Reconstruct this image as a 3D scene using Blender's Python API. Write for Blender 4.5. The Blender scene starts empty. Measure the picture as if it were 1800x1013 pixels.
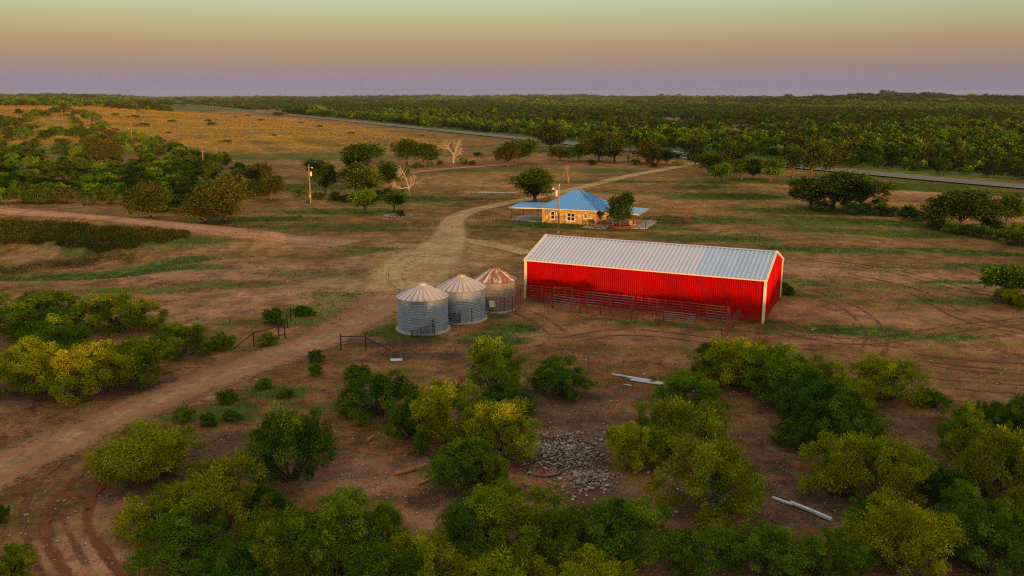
import bpy, bmesh, math, random
import numpy as np
from mathutils import Vector, Matrix

S = bpy.context.scene
COL = S.collection
R = math.radians
# ---------------------------------------------------------------- camera, sky, sun, exposure
H, F = 22.4, 1500.0                        # drone height (m), focal length in pixels of an 1800 wide frame
PITCH = math.atan(338.5 / F)
cam_d = bpy.data.cameras.new('camera'); cam = bpy.data.objects.new('camera', cam_d); COL.objects.link(cam)
cam.location = (0, 0, H); cam.rotation_euler = (math.pi/2 - PITCH, 0, 0)
cam_d.sensor_width = 36; cam_d.lens = 36*F/1800; cam_d.clip_start = .5; cam_d.clip_end = 30000
S.camera = cam
SUN_AZ, SUN_EL = R(25), R(2.3)             # sun stands behind the camera, 25 degrees to its right
SDIR = Vector((math.sin(SUN_AZ)*math.cos(SUN_EL), -math.cos(SUN_AZ)*math.cos(SUN_EL), math.sin(SUN_EL)))
sun_d = bpy.data.lights.new('sun', 'SUN'); sun = bpy.data.objects.new('sun', sun_d); COL.objects.link(sun)
sun_d.energy = 5.0; sun_d.angle = R(.53); sun_d.color = (1, .47, .13)
sun.rotation_euler = SDIR.to_track_quat('Z', 'Y').to_euler()
W = bpy.data.worlds.new('World'); S.world = W; W.use_nodes = True
nt = W.node_tree; N = nt.nodes; L = nt.links
bg = N['Background']; bg.inputs['Strength'].default_value = 1.0
sky = N.new('ShaderNodeTexSky'); sky.sky_type = 'NISHITA'; sky.sun_disc = False
sky.sun_elevation = SUN_EL; sky.sun_rotation = math.pi - SUN_AZ
sky.air_density = 1.2; sky.dust_density = 1.5
tc = N.new('ShaderNodeTexCoord'); sep = N.new('ShaderNodeSeparateXYZ'); L.new(tc.outputs['Generated'], sep.inputs[0])
def s2l(*c):
    return tuple(((v/255+.055)/1.055)**2.4 if v > 10 else v/255/12.92 for v in c) + (1,)
asin = N.new('ShaderNodeMath'); asin.operation = 'ARCSINE'; L.new(sep.outputs['Z'], asin.inputs[0])
deg = N.new('ShaderNodeMath'); deg.operation = 'POWER'      # elevation/90 deg to the power .5 spreads the low bands
mx = N.new('ShaderNodeMath'); mx.operation = 'MAXIMUM'; L.new(asin.outputs[0], mx.inputs[0]); mx.inputs[1].default_value = 0
dv = N.new('ShaderNodeMath'); dv.operation = 'DIVIDE'; L.new(mx.outputs[0], dv.inputs[0]); dv.inputs[1].default_value = math.pi/2
L.new(dv.outputs[0], deg.inputs[0]); deg.inputs[1].default_value = .5
ramp = N.new('ShaderNodeValToRGB'); L.new(deg.outputs[0], ramp.inputs[0]); cr = ramp.color_ramp
bands = [(0, (132, 132, 162)), (.55, (136, 137, 167)), (1.2, (136, 134, 156)), (1.75, (131, 129, 141)), (3.15, (148, 132, 123)), (4.6, (157, 165, 136)), (6, (168, 187, 174)),
         (11, (178, 182, 168)), (25, (186, 180, 168)), (50, (208, 198, 186)), (90, (216, 206, 196))]
while len(cr.elements) < len(bands): cr.elements.new(.5)
for e, (d_, c) in zip(cr.elements, bands):
    e.position = (d_/90)**.5; e.color = s2l(*c)
sk = N.new('ShaderNodeMix'); sk.data_type = 'RGBA'; sk.blend_type = 'ADD'; sk.inputs['Factor'].default_value = 1
vm = N.new('ShaderNodeVectorMath'); vm.operation = 'SCALE'; L.new(sky.outputs[0], vm.inputs[0]); vm.inputs['Scale'].default_value = .112
rs = N.new('ShaderNodeVectorMath'); rs.operation = 'SCALE'; L.new(ramp.outputs[0], rs.inputs[0]); rs.inputs['Scale'].default_value = .80
L.new(rs.outputs[0], sk.inputs['A']); L.new(vm.outputs[0], sk.inputs['B']); L.new(sk.outputs['Result'], bg.inputs[0])
S.view_settings.view_transform = 'Standard'; S.view_settings.look = 'None'; S.view_settings.exposure = 0.0; S.view_settings.gamma = 1
S.cycles.max_bounces = 5; S.cycles.transparent_max_bounces = 8; S.cycles.diffuse_bounces = 3; S.cycles.glossy_bounces = 2
S.cycles.use_denoising = False; S.cycles.pixel_filter_type = 'BLACKMAN_HARRIS'; S.cycles.filter_width = 1.2; S.cycles.volume_bounces = 0; S.cycles.sample_clamp_indirect = 4

# ---------------------------------------------------------------- terrain
def ss(a, b, x):
    t = np.clip((np.asarray(x, float)-a)/(b-a), 0, 1); return t*t*(3-2*t)
def hwx(y): return 38.6 - .475*(y-386) + .0011*np.maximum(290-y, 0)**2
def segd(x, y, pts):
    best = np.full(np.shape(x), 1e9); x = np.asarray(x, float); y = np.asarray(y, float)
    for (x0, y0), (x1, y1) in zip(pts[:-1], pts[1:]):
        dx, dy = x1-x0, y1-y0; t = np.clip(((x-x0)*dx+(y-y0)*dy)/(dx*dx+dy*dy), 0, 1)
        best = np.minimum(best, np.hypot(x-x0-t*dx, y-y0-t*dy))
    return best
DAM = [(-150, 188), (-101, 168), (-78, 155), (-56, 144), (-40, 135)]
def terr(x, y):
    x = np.asarray(x, float); y = np.asarray(y, float)
    z = 12.5*ss(20, 270, hwx(y)-x)*ss(290, 720, y)
    e = ((x+80)/36)**2 + ((y-121-.25*(x+80)*-1)/15)**2
    z = z - 2.0*ss(1.1, .35, e)
    z = z + 1.1*np.exp(-(segd(x, y, DAM)/5.0)**2)
    far = ss(250, 900, y)
    z = z + far*(1.2*np.sin(x/90+1.3)*np.sin(y/140) + .8*np.sin(x/47-y/61))*ss(20, 60, np.abs(hwx(y)-x))
    b = x/np.maximum(y, 1)
    z = z + 9*ss(1300, 3000, y)*ss(.12, .42, b)*ss(6200, 3600, y) + 15*np.exp(-((x-1190)/170)**2-((y-2600)/500)**2)
    z = z + ss(3600, 6800, y)*(11 + 5*np.sin(b*9+1.5) + 3*np.sin(b*37) + 2.0*np.sin(b*71+2)) * np.where(b > .3, .6, 1)
    z = z + 6*np.exp(-((b+.53)/.03)**2)*ss(3000, 6000, y)
    return z
def tz(x, y): return float(terr(x, y))
def at(px, py):
    """the point of the ground that an 1800 px wide photograph shows at px, py"""
    a = PITCH + math.atan((py-506.5)/F); z = 0.
    for _ in range(12):
        Y = (H-z)/math.tan(max(a, .0012)); d = Y*math.cos(PITCH)+(H-z)*math.sin(PITCH); X = (px-900)/F*d; z = .5*z+.5*tz(X, Y)
    return Vector((X, Y, tz(X, Y)))
def atv(px, py):
    a = PITCH+np.arctan((np.asarray(py, float)-506.5)/F); z = 0*a
    for _ in range(12): Y = (H-z)/np.tan(a); X = (px-900)/F*(Y*math.cos(PITCH)+(H-z)*math.sin(PITCH)); z = .5*z+.5*terr(X, Y)
    return np.stack([X, Y, terr(X, Y)], 1)
def dep(p): return p[1]*math.cos(PITCH)+(H-p[2])*math.sin(PITCH)
def zat(Y, py): return H - Y*math.tan(PITCH + math.atan((py-506.5)/F))

def openland(x, y):
    """1 where the far wood opens into dry clearings"""
    b = x/np.maximum(y, 1); f = np.sin(b*11+2)*np.sin(y/190+b*5)+.55*np.sin(b*31-y/83)+.3*np.sin(y/37+b*60)+.55*ss(-.12, -.3, b)*ss(1100, 1400, y)
    return ss(.78, 1.0, f)*ss(420, 620, y)
# ---------------------------------------------------------------- mesh helpers
def rawmesh(name, V, Fs, mat=None, smooth=False):
    """V (n,3) array, Fs (m,k) array of one polygon size"""
    V = np.asarray(V, np.float32); Fs = np.asarray(Fs, np.int32); m = bpy.data.meshes.new(name)
    m.vertices.add(len(V)); m.vertices.foreach_set('co', V.ravel())
    k = Fs.shape[1]; m.loops.add(Fs.size); m.loops.foreach_set('vertex_index', Fs.ravel())
    m.polygons.add(len(Fs)); m.polygons.foreach_set('loop_start', np.arange(0, Fs.size, k, dtype=np.int32))
    if smooth: m.polygons.foreach_set('use_smooth', np.ones(len(Fs), bool))
    m.update(calc_edges=True)
    if mat: m.materials.append(mat)
    return m
def colattr(m, name, arr):
    a = m.color_attributes.new(name, 'FLOAT_COLOR', 'POINT'); arr = np.asarray(arr, np.float32)
    if arr.shape[1] == 3: arr = np.concatenate([arr, np.ones((len(arr), 1), np.float32)], 1)
    a.data.foreach_set('color', arr.ravel())
class MB:
    def __init__(s): s.v = []; s.f = []
    def add(s, vs, fs):
        o = len(s.v); s.v += [tuple(v) for v in vs]; s.f += [tuple(i+o for i in f) for f in fs]; return s
    def box(s, c, size, M=None):
        x, y, z = [k/2 for k in size]
        vs = [Vector((a*x, b*y, d*z)) for d in (-1, 1) for a, b in ((-1, -1), (1, -1), (1, 1), (-1, 1))]
        if M: vs = [M @ v for v in vs]
        return s.add([v+Vector(c) for v in vs], [(3, 2, 1, 0), (4, 5, 6, 7), (0, 1, 5, 4), (1, 2, 6, 5), (2, 3, 7, 6), (3, 0, 4, 7)])
    def tube(s, pts, rad, n=6, cap=True):
        pts = [Vector(p) for p in pts]; rad = rad if isinstance(rad, (list, tuple)) else [rad]*len(pts); vs = []; fs = []
        for i, p in enumerate(pts):
            t = (pts[min(i+1, len(pts)-1)]-pts[max(i-1, 0)]).normalized()
            a = t.cross(Vector((0, 0, 1)) if abs(t.z) < .9 else Vector((1, 0, 0))).normalized(); b = t.cross(a)
            vs += [p+(a*math.cos(q)+b*math.sin(q))*rad[i] for q in [2*math.pi*k/n for k in range(n)]]
        for i in range(len(pts)-1):
            for k in range(n): fs.append((i*n+k, i*n+(k+1) % n, (i+1)*n+(k+1) % n, (i+1)*n+k))
        if cap: fs += [tuple(range(n))[::-1], tuple(range((len(pts)-1)*n, len(pts)*n))]
        return s.add(vs, fs)
    def mesh(s, name, mat, smooth=False):
        m = bpy.data.meshes.new(name); m.from_pydata(s.v, [], s.f); m.update()
        bm = bmesh.new(); bm.from_mesh(m); bmesh.ops.recalc_face_normals(bm, faces=bm.faces); bm.to_mesh(m); bm.free()
        if smooth: m.polygons.foreach_set('use_smooth', [True]*len(m.polygons))
        m.materials.append(mat); return m
    def build(s, name, mat, parent=None, smooth=False): return obj(name, s.mesh(name, mat, smooth), parent)
def obj(name, mesh, parent=None, loc=None, rz=0, scale=None):
    o = bpy.data.objects.new(name, mesh); COL.objects.link(o)
    if parent: o.parent = parent
    if loc is not None: o.location = loc
    if rz: o.rotation_euler = (0, 0, rz)
    if scale is not None: o.scale = scale
    return o
def tag(o, label=None, cat=None, group=None, kind=None):
    for k, v in (('label', label), ('category', cat), ('group', group), ('kind', kind)):
        if v: o[k] = v
    return o
def empty(name, loc, label, cat, group=None, rz=0):
    o = obj(name, None, None, loc, rz); o.empty_display_size = .2; return tag(o, label, cat, group)

# ---------------------------------------------------------------- materials
def mat(name):
    m = bpy.data.materials.new(name); m.use_nodes = True; n = m.node_tree.nodes; l = m.node_tree.links
    return m, n, l, n['Principled BSDF']
def nnoise(n, l, vec, scale, detail=4, rough=.6):
    t = n.new('ShaderNodeTexNoise'); t.inputs['Scale'].default_value = scale; t.inputs['Detail'].default_value = detail; t.inputs['Roughness'].default_value = rough
    if vec is not None: l.new(vec, t.inputs['Vector'])
    return t.outputs['Fac']
def nramp(n, l, fac, stops):
    r = n.new('ShaderNodeValToRGB'); l.new(fac, r.inputs[0]); e = r.color_ramp.elements
    while len(e) < len(stops): e.new(.5)
    for k, (p, c) in zip(e, stops): k.position = p; k.color = (c, c, c, 1) if isinstance(c, (int, float)) else (*c, 1)
    return r.outputs[0]
def nmix(n, l, fac, a, b, mode='MIX'):
    m = n.new('ShaderNodeMix'); m.data_type = 'RGBA'; m.blend_type = mode
    for s, v in (('Factor', fac), ('A', a), ('B', b)):
        if isinstance(v, (int, float)): m.inputs[s].default_value = v
        elif isinstance(v, tuple): m.inputs[s].default_value = (*v[:3], 1)
        else: l.new(v, m.inputs[s])
    return m.outputs['Result']
def nmath(n, l, op, a, b=None, clamp=False):
    m = n.new('ShaderNodeMath'); m.operation = op; m.use_clamp = clamp
    for i, v in enumerate((a, b)):
        if v is None: continue
        if isinstance(v, (int, float)): m.inputs[i].default_value = v
        else: l.new(v, m.inputs[i])
    return m.outputs[0]
def nbump(n, l, h, dist, strength=1.):
    b = n.new('ShaderNodeBump'); b.inputs['Distance'].default_value = dist; b.inputs['Strength'].default_value = strength; l.new(h, b.inputs['Height']); return b.outputs[0]
def simple(name, c, rough=.7, metal=0., var=.15, scale=3., bump=0., c2=None, objrand=0.):
    m, n, l, p = mat(name); co = n.new('ShaderNodeTexCoord').outputs['Object']; f = nnoise(n, l, co, scale, 5)
    hi = c2 or tuple(min(1, v*(1+var)) for v in c); lo = tuple(v*(1-var) for v in c)
    col = nramp(n, l, f, [(.3, lo), (.7, hi)])
    if objrand:
        oi = n.new('ShaderNodeObjectInfo'); col = nmix(n, l, 1., col, nramp(n, l, oi.outputs['Random'], [(0, 1-objrand), (1, 1.)]), 'MULTIPLY')
    l.new(col, p.inputs['Base Color']); p.inputs['Roughness'].default_value = rough; p.inputs['Metallic'].default_value = metal
    if bump: l.new(nbump(n, l, f, bump), p.inputs['Normal'])
    return m
def leafmat(name, green, yellow, trans=.12):
    m, n, l, p = mat(name)
    at_ = n.new('ShaderNodeAttribute'); at_.attribute_name = 'tint'; sp = n.new('ShaderNodeSeparateColor'); l.new(at_.outputs['Color'], sp.inputs[0])
    oi = n.new('ShaderNodeObjectInfo')
    f = nmath(n, l, 'ADD', sp.outputs[0], nmath(n, l, 'MULTIPLY', nmath(n, l, 'SUBTRACT', oi.outputs['Random'], .5), .5), True)
    c = nmix(n, l, f, green, yellow)
    c = nmix(n, l, 1., c, nramp(n, l, sp.outputs[1], [(.1, .45), (.9, 1.4)]), 'MULTIPLY')
    c = nmix(n, l, sp.outputs[2], c, (.36, .23, .02))
    d = n.new('ShaderNodeBsdfDiffuse'); t = n.new('ShaderNodeBsdfTranslucent'); ms = n.new('ShaderNodeMixShader'); ms.inputs[0].default_value = trans
    l.new(c, d.inputs[0]); l.new(c, t.inputs[0]); l.new(d.outputs[0], ms.inputs[1]); l.new(t.outputs[0], ms.inputs[2])
    l.new(ms.outputs[0], n['Material Output'].inputs[0]); return m
M = {}
M['leaf_y'] = leafmat('mesquite_yellow', (.115, .19, .010), (.44, .43, .012))
M['leaf_g'] = leafmat('mesquite_green', (.052, .135, .010), (.22, .32, .014))
M['leaf_d'] = leafmat('oak_dark', (.034, .078, .010), (.095, .135, .016))
M['leaf_b'] = leafmat('brownish_leaf', (.055, .072, .012), (.115, .105, .018))
M['bark'] = simple('bark', (.12, .085, .06), .95, 0, .35, 8, .02)
M['twig'] = simple('brown_twigs', (.34, .22, .16), .9, 0, .25, 6); M['deadwood'] = simple('dead_wood', (.50, .40, .32), .9, 0, .25, 6, .01)

# ground: soil colours laid by painted patches of gravel, grass, gold stubble, litter and redness
def ground_mat():
    m, n, l, p = mat('ground_soil'); co = n.new('ShaderNodeTexCoord').outputs['Object']
    a1 = n.new('ShaderNodeAttribute'); a1.attribute_name = 'cover'; s1 = n.new('ShaderNodeSeparateColor'); l.new(a1.outputs['Color'], s1.inputs[0])
    a2 = n.new('ShaderNodeAttribute'); a2.attribute_name = 'soil'; s2 = n.new('ShaderNodeSeparateColor'); l.new(a2.outputs['Color'], s2.inputs[0])
    fine = nnoise(n, l, co, 6, 5, .75); mid = nnoise(n, l, co, .9, 6, .7); big = nnoise(n, l, co, .15, 5, .65); huge = nnoise(n, l, co, .03, 4, .6)
    mot = nmath(n, l, 'ADD', nmath(n, l, 'MULTIPLY', mid, .6), nmath(n, l, 'MULTIPLY', fine, .4))
    soil = nramp(n, l, mot, [(.40, (.135, .052, .024)), (.50, (.37, .155, .075)), (.60, (.68, .37, .22))])
    soil = nmix(n, l, nramp(n, l, big, [(.46, 0.), (.54, .75)]), soil, nramp(n, l, mot, [(.42, (.32, .105, .042)), (.58, (.60, .24, .11))]))
    tanc = nramp(n, l, mot, [(.42, (.42, .255, .10)), (.58, (.74, .49, .23))])
    soil = nmix(n, l, s1.outputs[1], soil, tanc)
    soil = nmix(n, l, s2.outputs[1], soil, nramp(n, l, mot, [(.42, (.42, .17, .085)), (.58, (.74, .40, .25))]))
    # dry low growth in mottles
    dry = nramp(n, l, nmath(n, l, 'ADD', mot, nmath(n, l, 'MULTIPLY', nmath(n, l, 'SUBTRACT', big, .5), .45)), [(.485, 0.), (.53, .92)])
    dry = nmath(n, l, 'MULTIPLY', dry, nmath(n, l, 'SUBTRACT', 1., nmath(n, l, 'MULTIPLY', nmath(n, l, 'MAXIMUM', s1.outputs[1], s2.outputs[1]), .7)))
    c = nmix(n, l, dry, soil, nramp(n, l, fine, [(.42, (.068, .056, .012)), (.58, (.31, .225, .05))]))
    gold = nramp(n, l, mot, [(.41, (.17, .10, .010)), (.5, (.50, .29, .025)), (.6, (.68, .42, .06))])
    gold = nmix(n, l, nramp(n, l, nmath(n, l, 'ADD', nmath(n, l, 'MULTIPLY', big, .5), nmath(n, l, 'MULTIPLY', mid, .5)), [(.47, 0.), (.55, .85)]), gold, nramp(n, l, mot, [(.42, (.09, .08, .015)), (.58, (.25, .20, .04))]))
    c = nmix(n, l, s1.outputs[2], c, gold)
    gm = nmath(n, l, 'ADD', s1.outputs[0], nmath(n, l, 'MULTIPLY', nmath(n, l, 'SUBTRACT', mot, .5), 3.2))
    c = nmix(n, l, nramp(n, l, gm, [(.32, 0.), (.52, .95)]), c, nramp(n, l, mot, [(.42, (.035, .072, .010)), (.58, (.15, .21, .03))]))
    lm = nmath(n, l, 'ADD', s2.outputs[0], nmath(n, l, 'MULTIPLY', nmath(n, l, 'SUBTRACT', mot, .5), 2.6))
    c = nmix(n, l, nramp(n, l, lm, [(.35, 0.), (.75, .85)]), c, nramp(n, l, fine, [(.42, (.045, .030, .020)), (.6, (.20, .12, .08))]))
    c = nmix(n, l, 1., c, nmath(n, l, 'MULTIPLY', nramp(n, l, huge, [(.40, .74), (.60, 1.25)]), nramp(n, l, nnoise(n, l, co, .33, 5, .65), [(.40, .72), (.60, 1.3)])), 'MULTIPLY')
    l.new(c, p.inputs['Base Color']); p.inputs['Roughness'].default_value = .95; p.inputs['Specular IOR Level'].default_value = .15
    h = nmath(n, l, 'ADD', nmath(n, l, 'MULTIPLY', fine, .35), nmath(n, l, 'MULTIPLY', mid, 1.))
    l.new(nbump(n, l, h, .35), p.inputs['Normal']); return m
M['ground'] = ground_mat()
def road_mat(name, c_lo, c_hi, rut, soft=.5, bump=.08, gap=0.):
    """dirt surface; attribute 'lane' = (distance from the middle 0..1, rut 0..1); its border frays out"""
    m, n, l, p = mat(name); co = n.new('ShaderNodeTexCoord').outputs['Object']
    a = n.new('ShaderNodeAttribute'); a.attribute_name = 'lane'; s = n.new('ShaderNodeSeparateColor'); l.new(a.outputs['Color'], s.inputs[0])
    mid = nnoise(n, l, co, 1.3, 6, .65); fine = nnoise(n, l, co, 9, 5, .7); big = nnoise(n, l, co, .22, 4)
    c = nramp(n, l, nmath(n, l, 'ADD', nmath(n, l, 'MULTIPLY', mid, .6), nmath(n, l, 'MULTIPLY', fine, .4)), [(.42, c_lo), (.58, c_hi)])
    c = nmix(n, l, nramp(n, l, big, [(.45, 0.), (.6, .55)]), c, tuple(v*.72 for v in c_lo))
    rm = nmath(n, l, 'MULTIPLY', s.outputs[1], nramp(n, l, mid, [(.3, .5), (.65, 1.)]))
    c = nmix(n, l, rm, c, rut)
    l.new(c, p.inputs['Base Color']); p.inputs['Roughness'].default_value = .95; p.inputs['Specular IOR Level'].default_value = .15
    l.new(nbump(n, l, nmath(n, l, 'ADD', mid, nmath(n, l, 'MULTIPLY', fine, .3)), bump), p.inputs['Normal'])
    e = nmath(n, l, 'ADD', s.outputs[0], nmath(n, l, 'MULTIPLY', nmath(n, l, 'SUBTRACT', nmath(n, l, 'ADD', nmath(n, l, 'MULTIPLY', mid, .6), nmath(n, l, 'MULTIPLY', fine, .4)), .5), soft*4.5))
    al = nramp(n, l, e, [(1-soft*.75, 1.), (1-soft*.2, 0.)])
    if gap: al = nmath(n, l, 'MULTIPLY', al, nramp(n, l, nnoise(n, l, co, .45, 3), [(.42, 1-gap), (.54, 1.)]))
    l.new(al, p.inputs['Alpha']); return m

# ---------------------------------------------------------------- the ground sheet
def axis(lo, hi, step, far, g):
    a = list(np.arange(lo, hi+1e-6, step)); s = step; x = hi; up = []
    while x < far: s *= g; x += s; up.append(x)
    return a, up
xa, up = axis(-78, 78, .8, 7500, 1.085); xs = np.array([-u for u in up[::-1]]+xa+up)
ya, up = axis(12, 190, .8, 9500, 1.035); ys = np.array(list(np.arange(-160, 12, 6.))+ya+up)
GX, GY = np.meshgrid(xs, ys); gx, gy = GX.ravel(), GY.ravel(); gz = terr(gx, gy)
nx, ny = len(xs), len(ys); idx = np.arange(nx*ny).reshape(ny, nx)
quads = np.stack([idx[:-1, :-1], idx[:-1, 1:], idx[1:, 1:], idx[1:, :-1]], -1).reshape(-1, 4)
cover = np.zeros((len(gx), 3)); soilm = np.zeros((len(gx), 3))
rng = np.random.default_rng(7)
wob = lambda s, k: np.sin(gx/s+1.7*np.sin(gy/(s*1.7)+k)+k*2.1)*np.sin(gy/s*1.1+1.3*np.sin(gx/(s*1.4)-k))
def patch(arr, ch, px, py, rx, ry, amt=1., ang=0., hard=.35):
    c = at(px, py); dx, dy = gx-c.x, gy-c.y; ca, sa = math.cos(ang), math.sin(ang)
    e = np.sqrt(((dx*ca+dy*sa)/rx)**2+((-dx*sa+dy*ca)/ry)**2) + .18*wob(max(rx, ry)*.28, px*.01)
    arr[:, ch] = np.maximum(arr[:, ch], amt*ss(1.15, hard, e))
GR, TN, GO = (cover, 0), (cover, 1), (cover, 2); LI, RE = (soilm, 0), (soilm, 1)
# grass patches
for a in [(80, 492, 34, 3.5, .75, -.05), (230, 478, 20, 4, .75, .2), (270, 425, 22, 8, .6), (450, 385, 20, 5, .7), (600, 372, 26, 6, .62), (880, 600, 5, 2, .8),
          (690, 583, 3.5, 3, .95), (735, 596, 4, 1.6, .9), (850, 556, 4.5, 1.4, .95), (905, 578, 3.4, 2.4, .95), (860, 590, 3.5, 1.6, .9), (1150, 570, 15, 1.0, .85, -.33),
          (1290, 560, 4, 1.2, .95), (1335, 567, 3.4, 1.0, .95), (1480, 580, 9, 2.2, .85, -.1), (1620, 592, 9, 2, .7, -.1), (1030, 398, 14, 2.2, .95, -.35), (930, 391, 8, 1.6, .8, -.3), (1180, 392, 7, 3, .9),
          (1290, 346, 17, 8, 1.2), (1400, 372, 20, 6, 1., -.3), (1230, 330, 14, 6, .6), (1180, 385, 9, 4, 1.1), (1000, 400, 16, 2.5, 1.1, -.35), (1600, 395, 30, 5, .9, -.45), (1720, 445, 16, 3, .8, -.35), (1690, 497, 7, 1.1, .9, -.1), (1760, 470, 12, 2.5, .6, -.2), (1600, 440, 14, 3, .5, -.3),
          (1050, 300, 30, 12, .55), (840, 300, 26, 11, .72, .2), (700, 350, 30, 7, .55), (480, 330, 40, 12, .5), (560, 275, 70, 25, .55), (1330, 318, 30, 14, .5), (1560, 325, 40, 9, .7, -.5), (1750, 340, 40, 8, .8, -.5),
          (640, 405, 12, 3, .5), (1500, 500, 22, 3.5, .45, -.2), (1420, 520, 10, 2, .5), (700, 480, 10, 4, .3), (620, 520, 10, 5, .5), (510, 565, 10, 3, .5), (480, 690, 4, 3, .6), (400, 725, 5, 3, .6), (330, 735, 2.5, 1.5, .6),
          (1150, 340, 20, 6, .45, -.2), (1250, 420, 18, 6, .62, -.2), (1480, 440, 16, 5, .65, -.25), (1550, 410, 24, 6, .68, -.3), (1120, 400, 14, 3, .75, -.3), (1330, 390, 24, 8, .6, -.2), (1080, 320, 26, 6, .6), (920, 318, 16, 4, .6), (1700, 530, 12, 2.5, .6), (860, 400, 9, 3, .55), (560, 400, 22, 4, .55), (400, 500, 12, 4, .45), (250, 510, 14, 3, .5), (560, 545, 8, 4, .5), (640, 440, 9, 5, .5), (1620, 470, 16, 3, .45), (1500, 640, 6, 2, .4), (560, 480, 12, 4, .45), (740, 395, 10, 4, .45),
          (120, 300, 60, 30, .75), (150, 335, 50, 16, .8), (60, 265, 70, 40, .7), (1000, 262, 60, 40, .6)]: patch(*GR, *a)
# tan gravel of the yard
for a in [(650, 500, 14, 9, .9, .5), (730, 455, 14, 10, .95), (700, 478, 13, 9, 1., .5), (660, 530, 9, 5, .7, .7), (780, 440, 10, 8, .8), (870, 450, 9, 4, .6), (560, 590, 10, 3, .45, .7), (850, 338, 6, 2.2, .95), (600, 500, 10, 6, .45)]: patch(*TN, *a)
# bare red soil
for a in [(420, 475, 26, 8, .75), (250, 545, 20, 6, .7), (510, 520, 14, 6, .7), (1480, 480, 16, 3, .6, -.2), (1650, 500, 14, 3, .6, -.2), (1250, 455, 24, 3, .5, -.3), (1120, 345, 16, 5, .6), (60, 452, 20, 4.2, 1., .15), (480, 432, 16, 5, .65), (330, 455, 14, 3, .6), (1120, 590, 12, 4, .6), (940, 545, 5, 3.5, .8), (1380, 545, 6, 5, .7), (1420, 470, 16, 3.2, .6, -.15), (820, 345, 14, 3, .7), (760, 300, 36, 8, .7, .2), (850, 326, 12, 3, .6),
          (1210, 387, 12, 3, .8), (1620, 340, 30, 9, .9, -.5), (1760, 352, 24, 10, .8, -.5), (1400, 325, 20, 6, .5), (630, 830, 8, 4, .7), (180, 950, 5, 6, .8), (1180, 990, 5, 4, .7), (730, 920, 3, 3, .7), (430, 890, 2, 2, .6), (100, 590, 8, 3, .5), (1560, 560, 12, 4, .55), (330, 520, 18, 6, .45), (1750, 690, 12, 3, .5), (1700, 560, 14, 3, .5)]: patch(*RE, *a)
# litter and dark humus
for a in [(560, 800, 16, 6, .5), (1000, 760, 14, 8, .6), (1400, 800, 14, 8, .6), (1700, 760, 10, 5, .5), (350, 880, 12, 5, .55), (1150, 920, 12, 4, .6), (800, 740, 8, 5, .6), (745, 625, 7, 2.0, .7), (700, 605, 6, 1.5, .8), (960, 700, 9, 4.5, .75), (1040, 740, 7, 3, .75), (980, 800, 6, 4, .85), (800, 880, 6, 2, .75), (430, 780, 9, 3.5, .7), (470, 830, 4, 2, .7), (1200, 690, 9, 3, .6), (1560, 760, 8, 4, .55), (1350, 870, 8, 3, .75), (1650, 830, 7, 3, .75), (1480, 900, 9, 3, .75),
          (1260, 640, 5, 1.5, .5), (180, 690, 14, 3, .65, .25), (250, 830, 5, 3, .65), (640, 940, 6, 2, .6), (1330, 1000, 6, 3, .6), (1650, 1000, 6, 3, .7), (80, 620, 10, 3, .6), (990, 870, 8, 2, .7)]: patch(*LI, *a)
gold = ss(35, 120, hwx(gy)-gx)*ss(300, 390, gy+14*wob(30, 1))*ss(1000, 760, gy)*ss(-420, -330, gx)
gold = np.maximum(gold, .8*ss(25, 45, hwx(gy)-gx)*ss(330, 460, gy)*ss(1300, 900, gy)); cover[:, 2] = np.maximum(cover[:, 2], gold*(.82+.18*wob(14, 2)))
cover[:, 2] = np.maximum(cover[:, 2], .42*ss(95, 150, gy)*ss(330, 230, gy)*(.7+.5*wob(17, 3)))
cover[:, 0] *= 1-.6*gold
cover[:, 0] = np.maximum(cover[:, 0], .85*np.maximum(ss(8, 22, gx-hwx(gy)), ss(900, 1200, gy))*ss(200, 260, gy)*(1-.9*openland(gx, gy)))
cover[:, 0] = np.maximum(cover[:, 0], .55*ss(9, 5, np.abs(np.abs(gx-hwx(gy))-8))*ss(180, 220, gy)*ss(900, 600, gy))
gm_ = rawmesh('ground', np.stack([gx, gy, gz], 1), quads, M['ground'], True); colattr(gm_, 'cover', cover); colattr(gm_, 'soil', soilm)
tag(obj('ground', gm_), kind='structure')

# ---------------------------------------------------------------- roads and tracks
def spline(pts, n=14):
    pts = [Vector(p) for p in pts]; pts = [pts[0]*2-pts[1]]+pts+[pts[-1]*2-pts[-2]]; out = []
    for i in range(1, len(pts)-2):
        a, b, c, d = pts[i-1:i+3]
        for k in range(n):
            t = k/n; out.append(.5*((2*b)+(c-a)*t+(2*a-5*b+4*c-d)*t*t+(3*b-a-3*c+d)*t**3))
    return out+[pts[-2]]
def ribbon(name, path, material, ruts=(), lift=.05, seg=18, n=16, rw=.13, off=0.):
    """path: (px, py, width in m); ruts: lateral places -1..1"""
    P = spline([(*at(x, y).xy, w) for x, y, w in path], n); V = []; A = []
    for i, p in enumerate(P):
        t = (P[min(i+1, len(P)-1)]-P[max(i-1, 0)]).xy.normalized(); s = Vector((t.y, -t.x))
        endf = min(i, len(P)-1-i)/6
        for k in range(seg+1):
            u = -1+2*k/seg; q = p.xy+s*(off+u*p.z/2); r = max([math.exp(-((u-c)/rw)**2) for c in ruts] or [0])
            V.append((q.x, q.y, tz(q.x, q.y)+lift-.035*r)); A.append((min(1, max(abs(u), 1-endf*.9)), r, 0))
    k = seg+1; Fs = [(i*k+j, i*k+j+1, (i+1)*k+j+1, (i+1)*k+j) for i in range(len(P)-1) for j in range(seg)]
    m = rawmesh(name, V, Fs, material, True); colattr(m, 'lane', A); return tag(obj(name, m), kind='structure')
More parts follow.
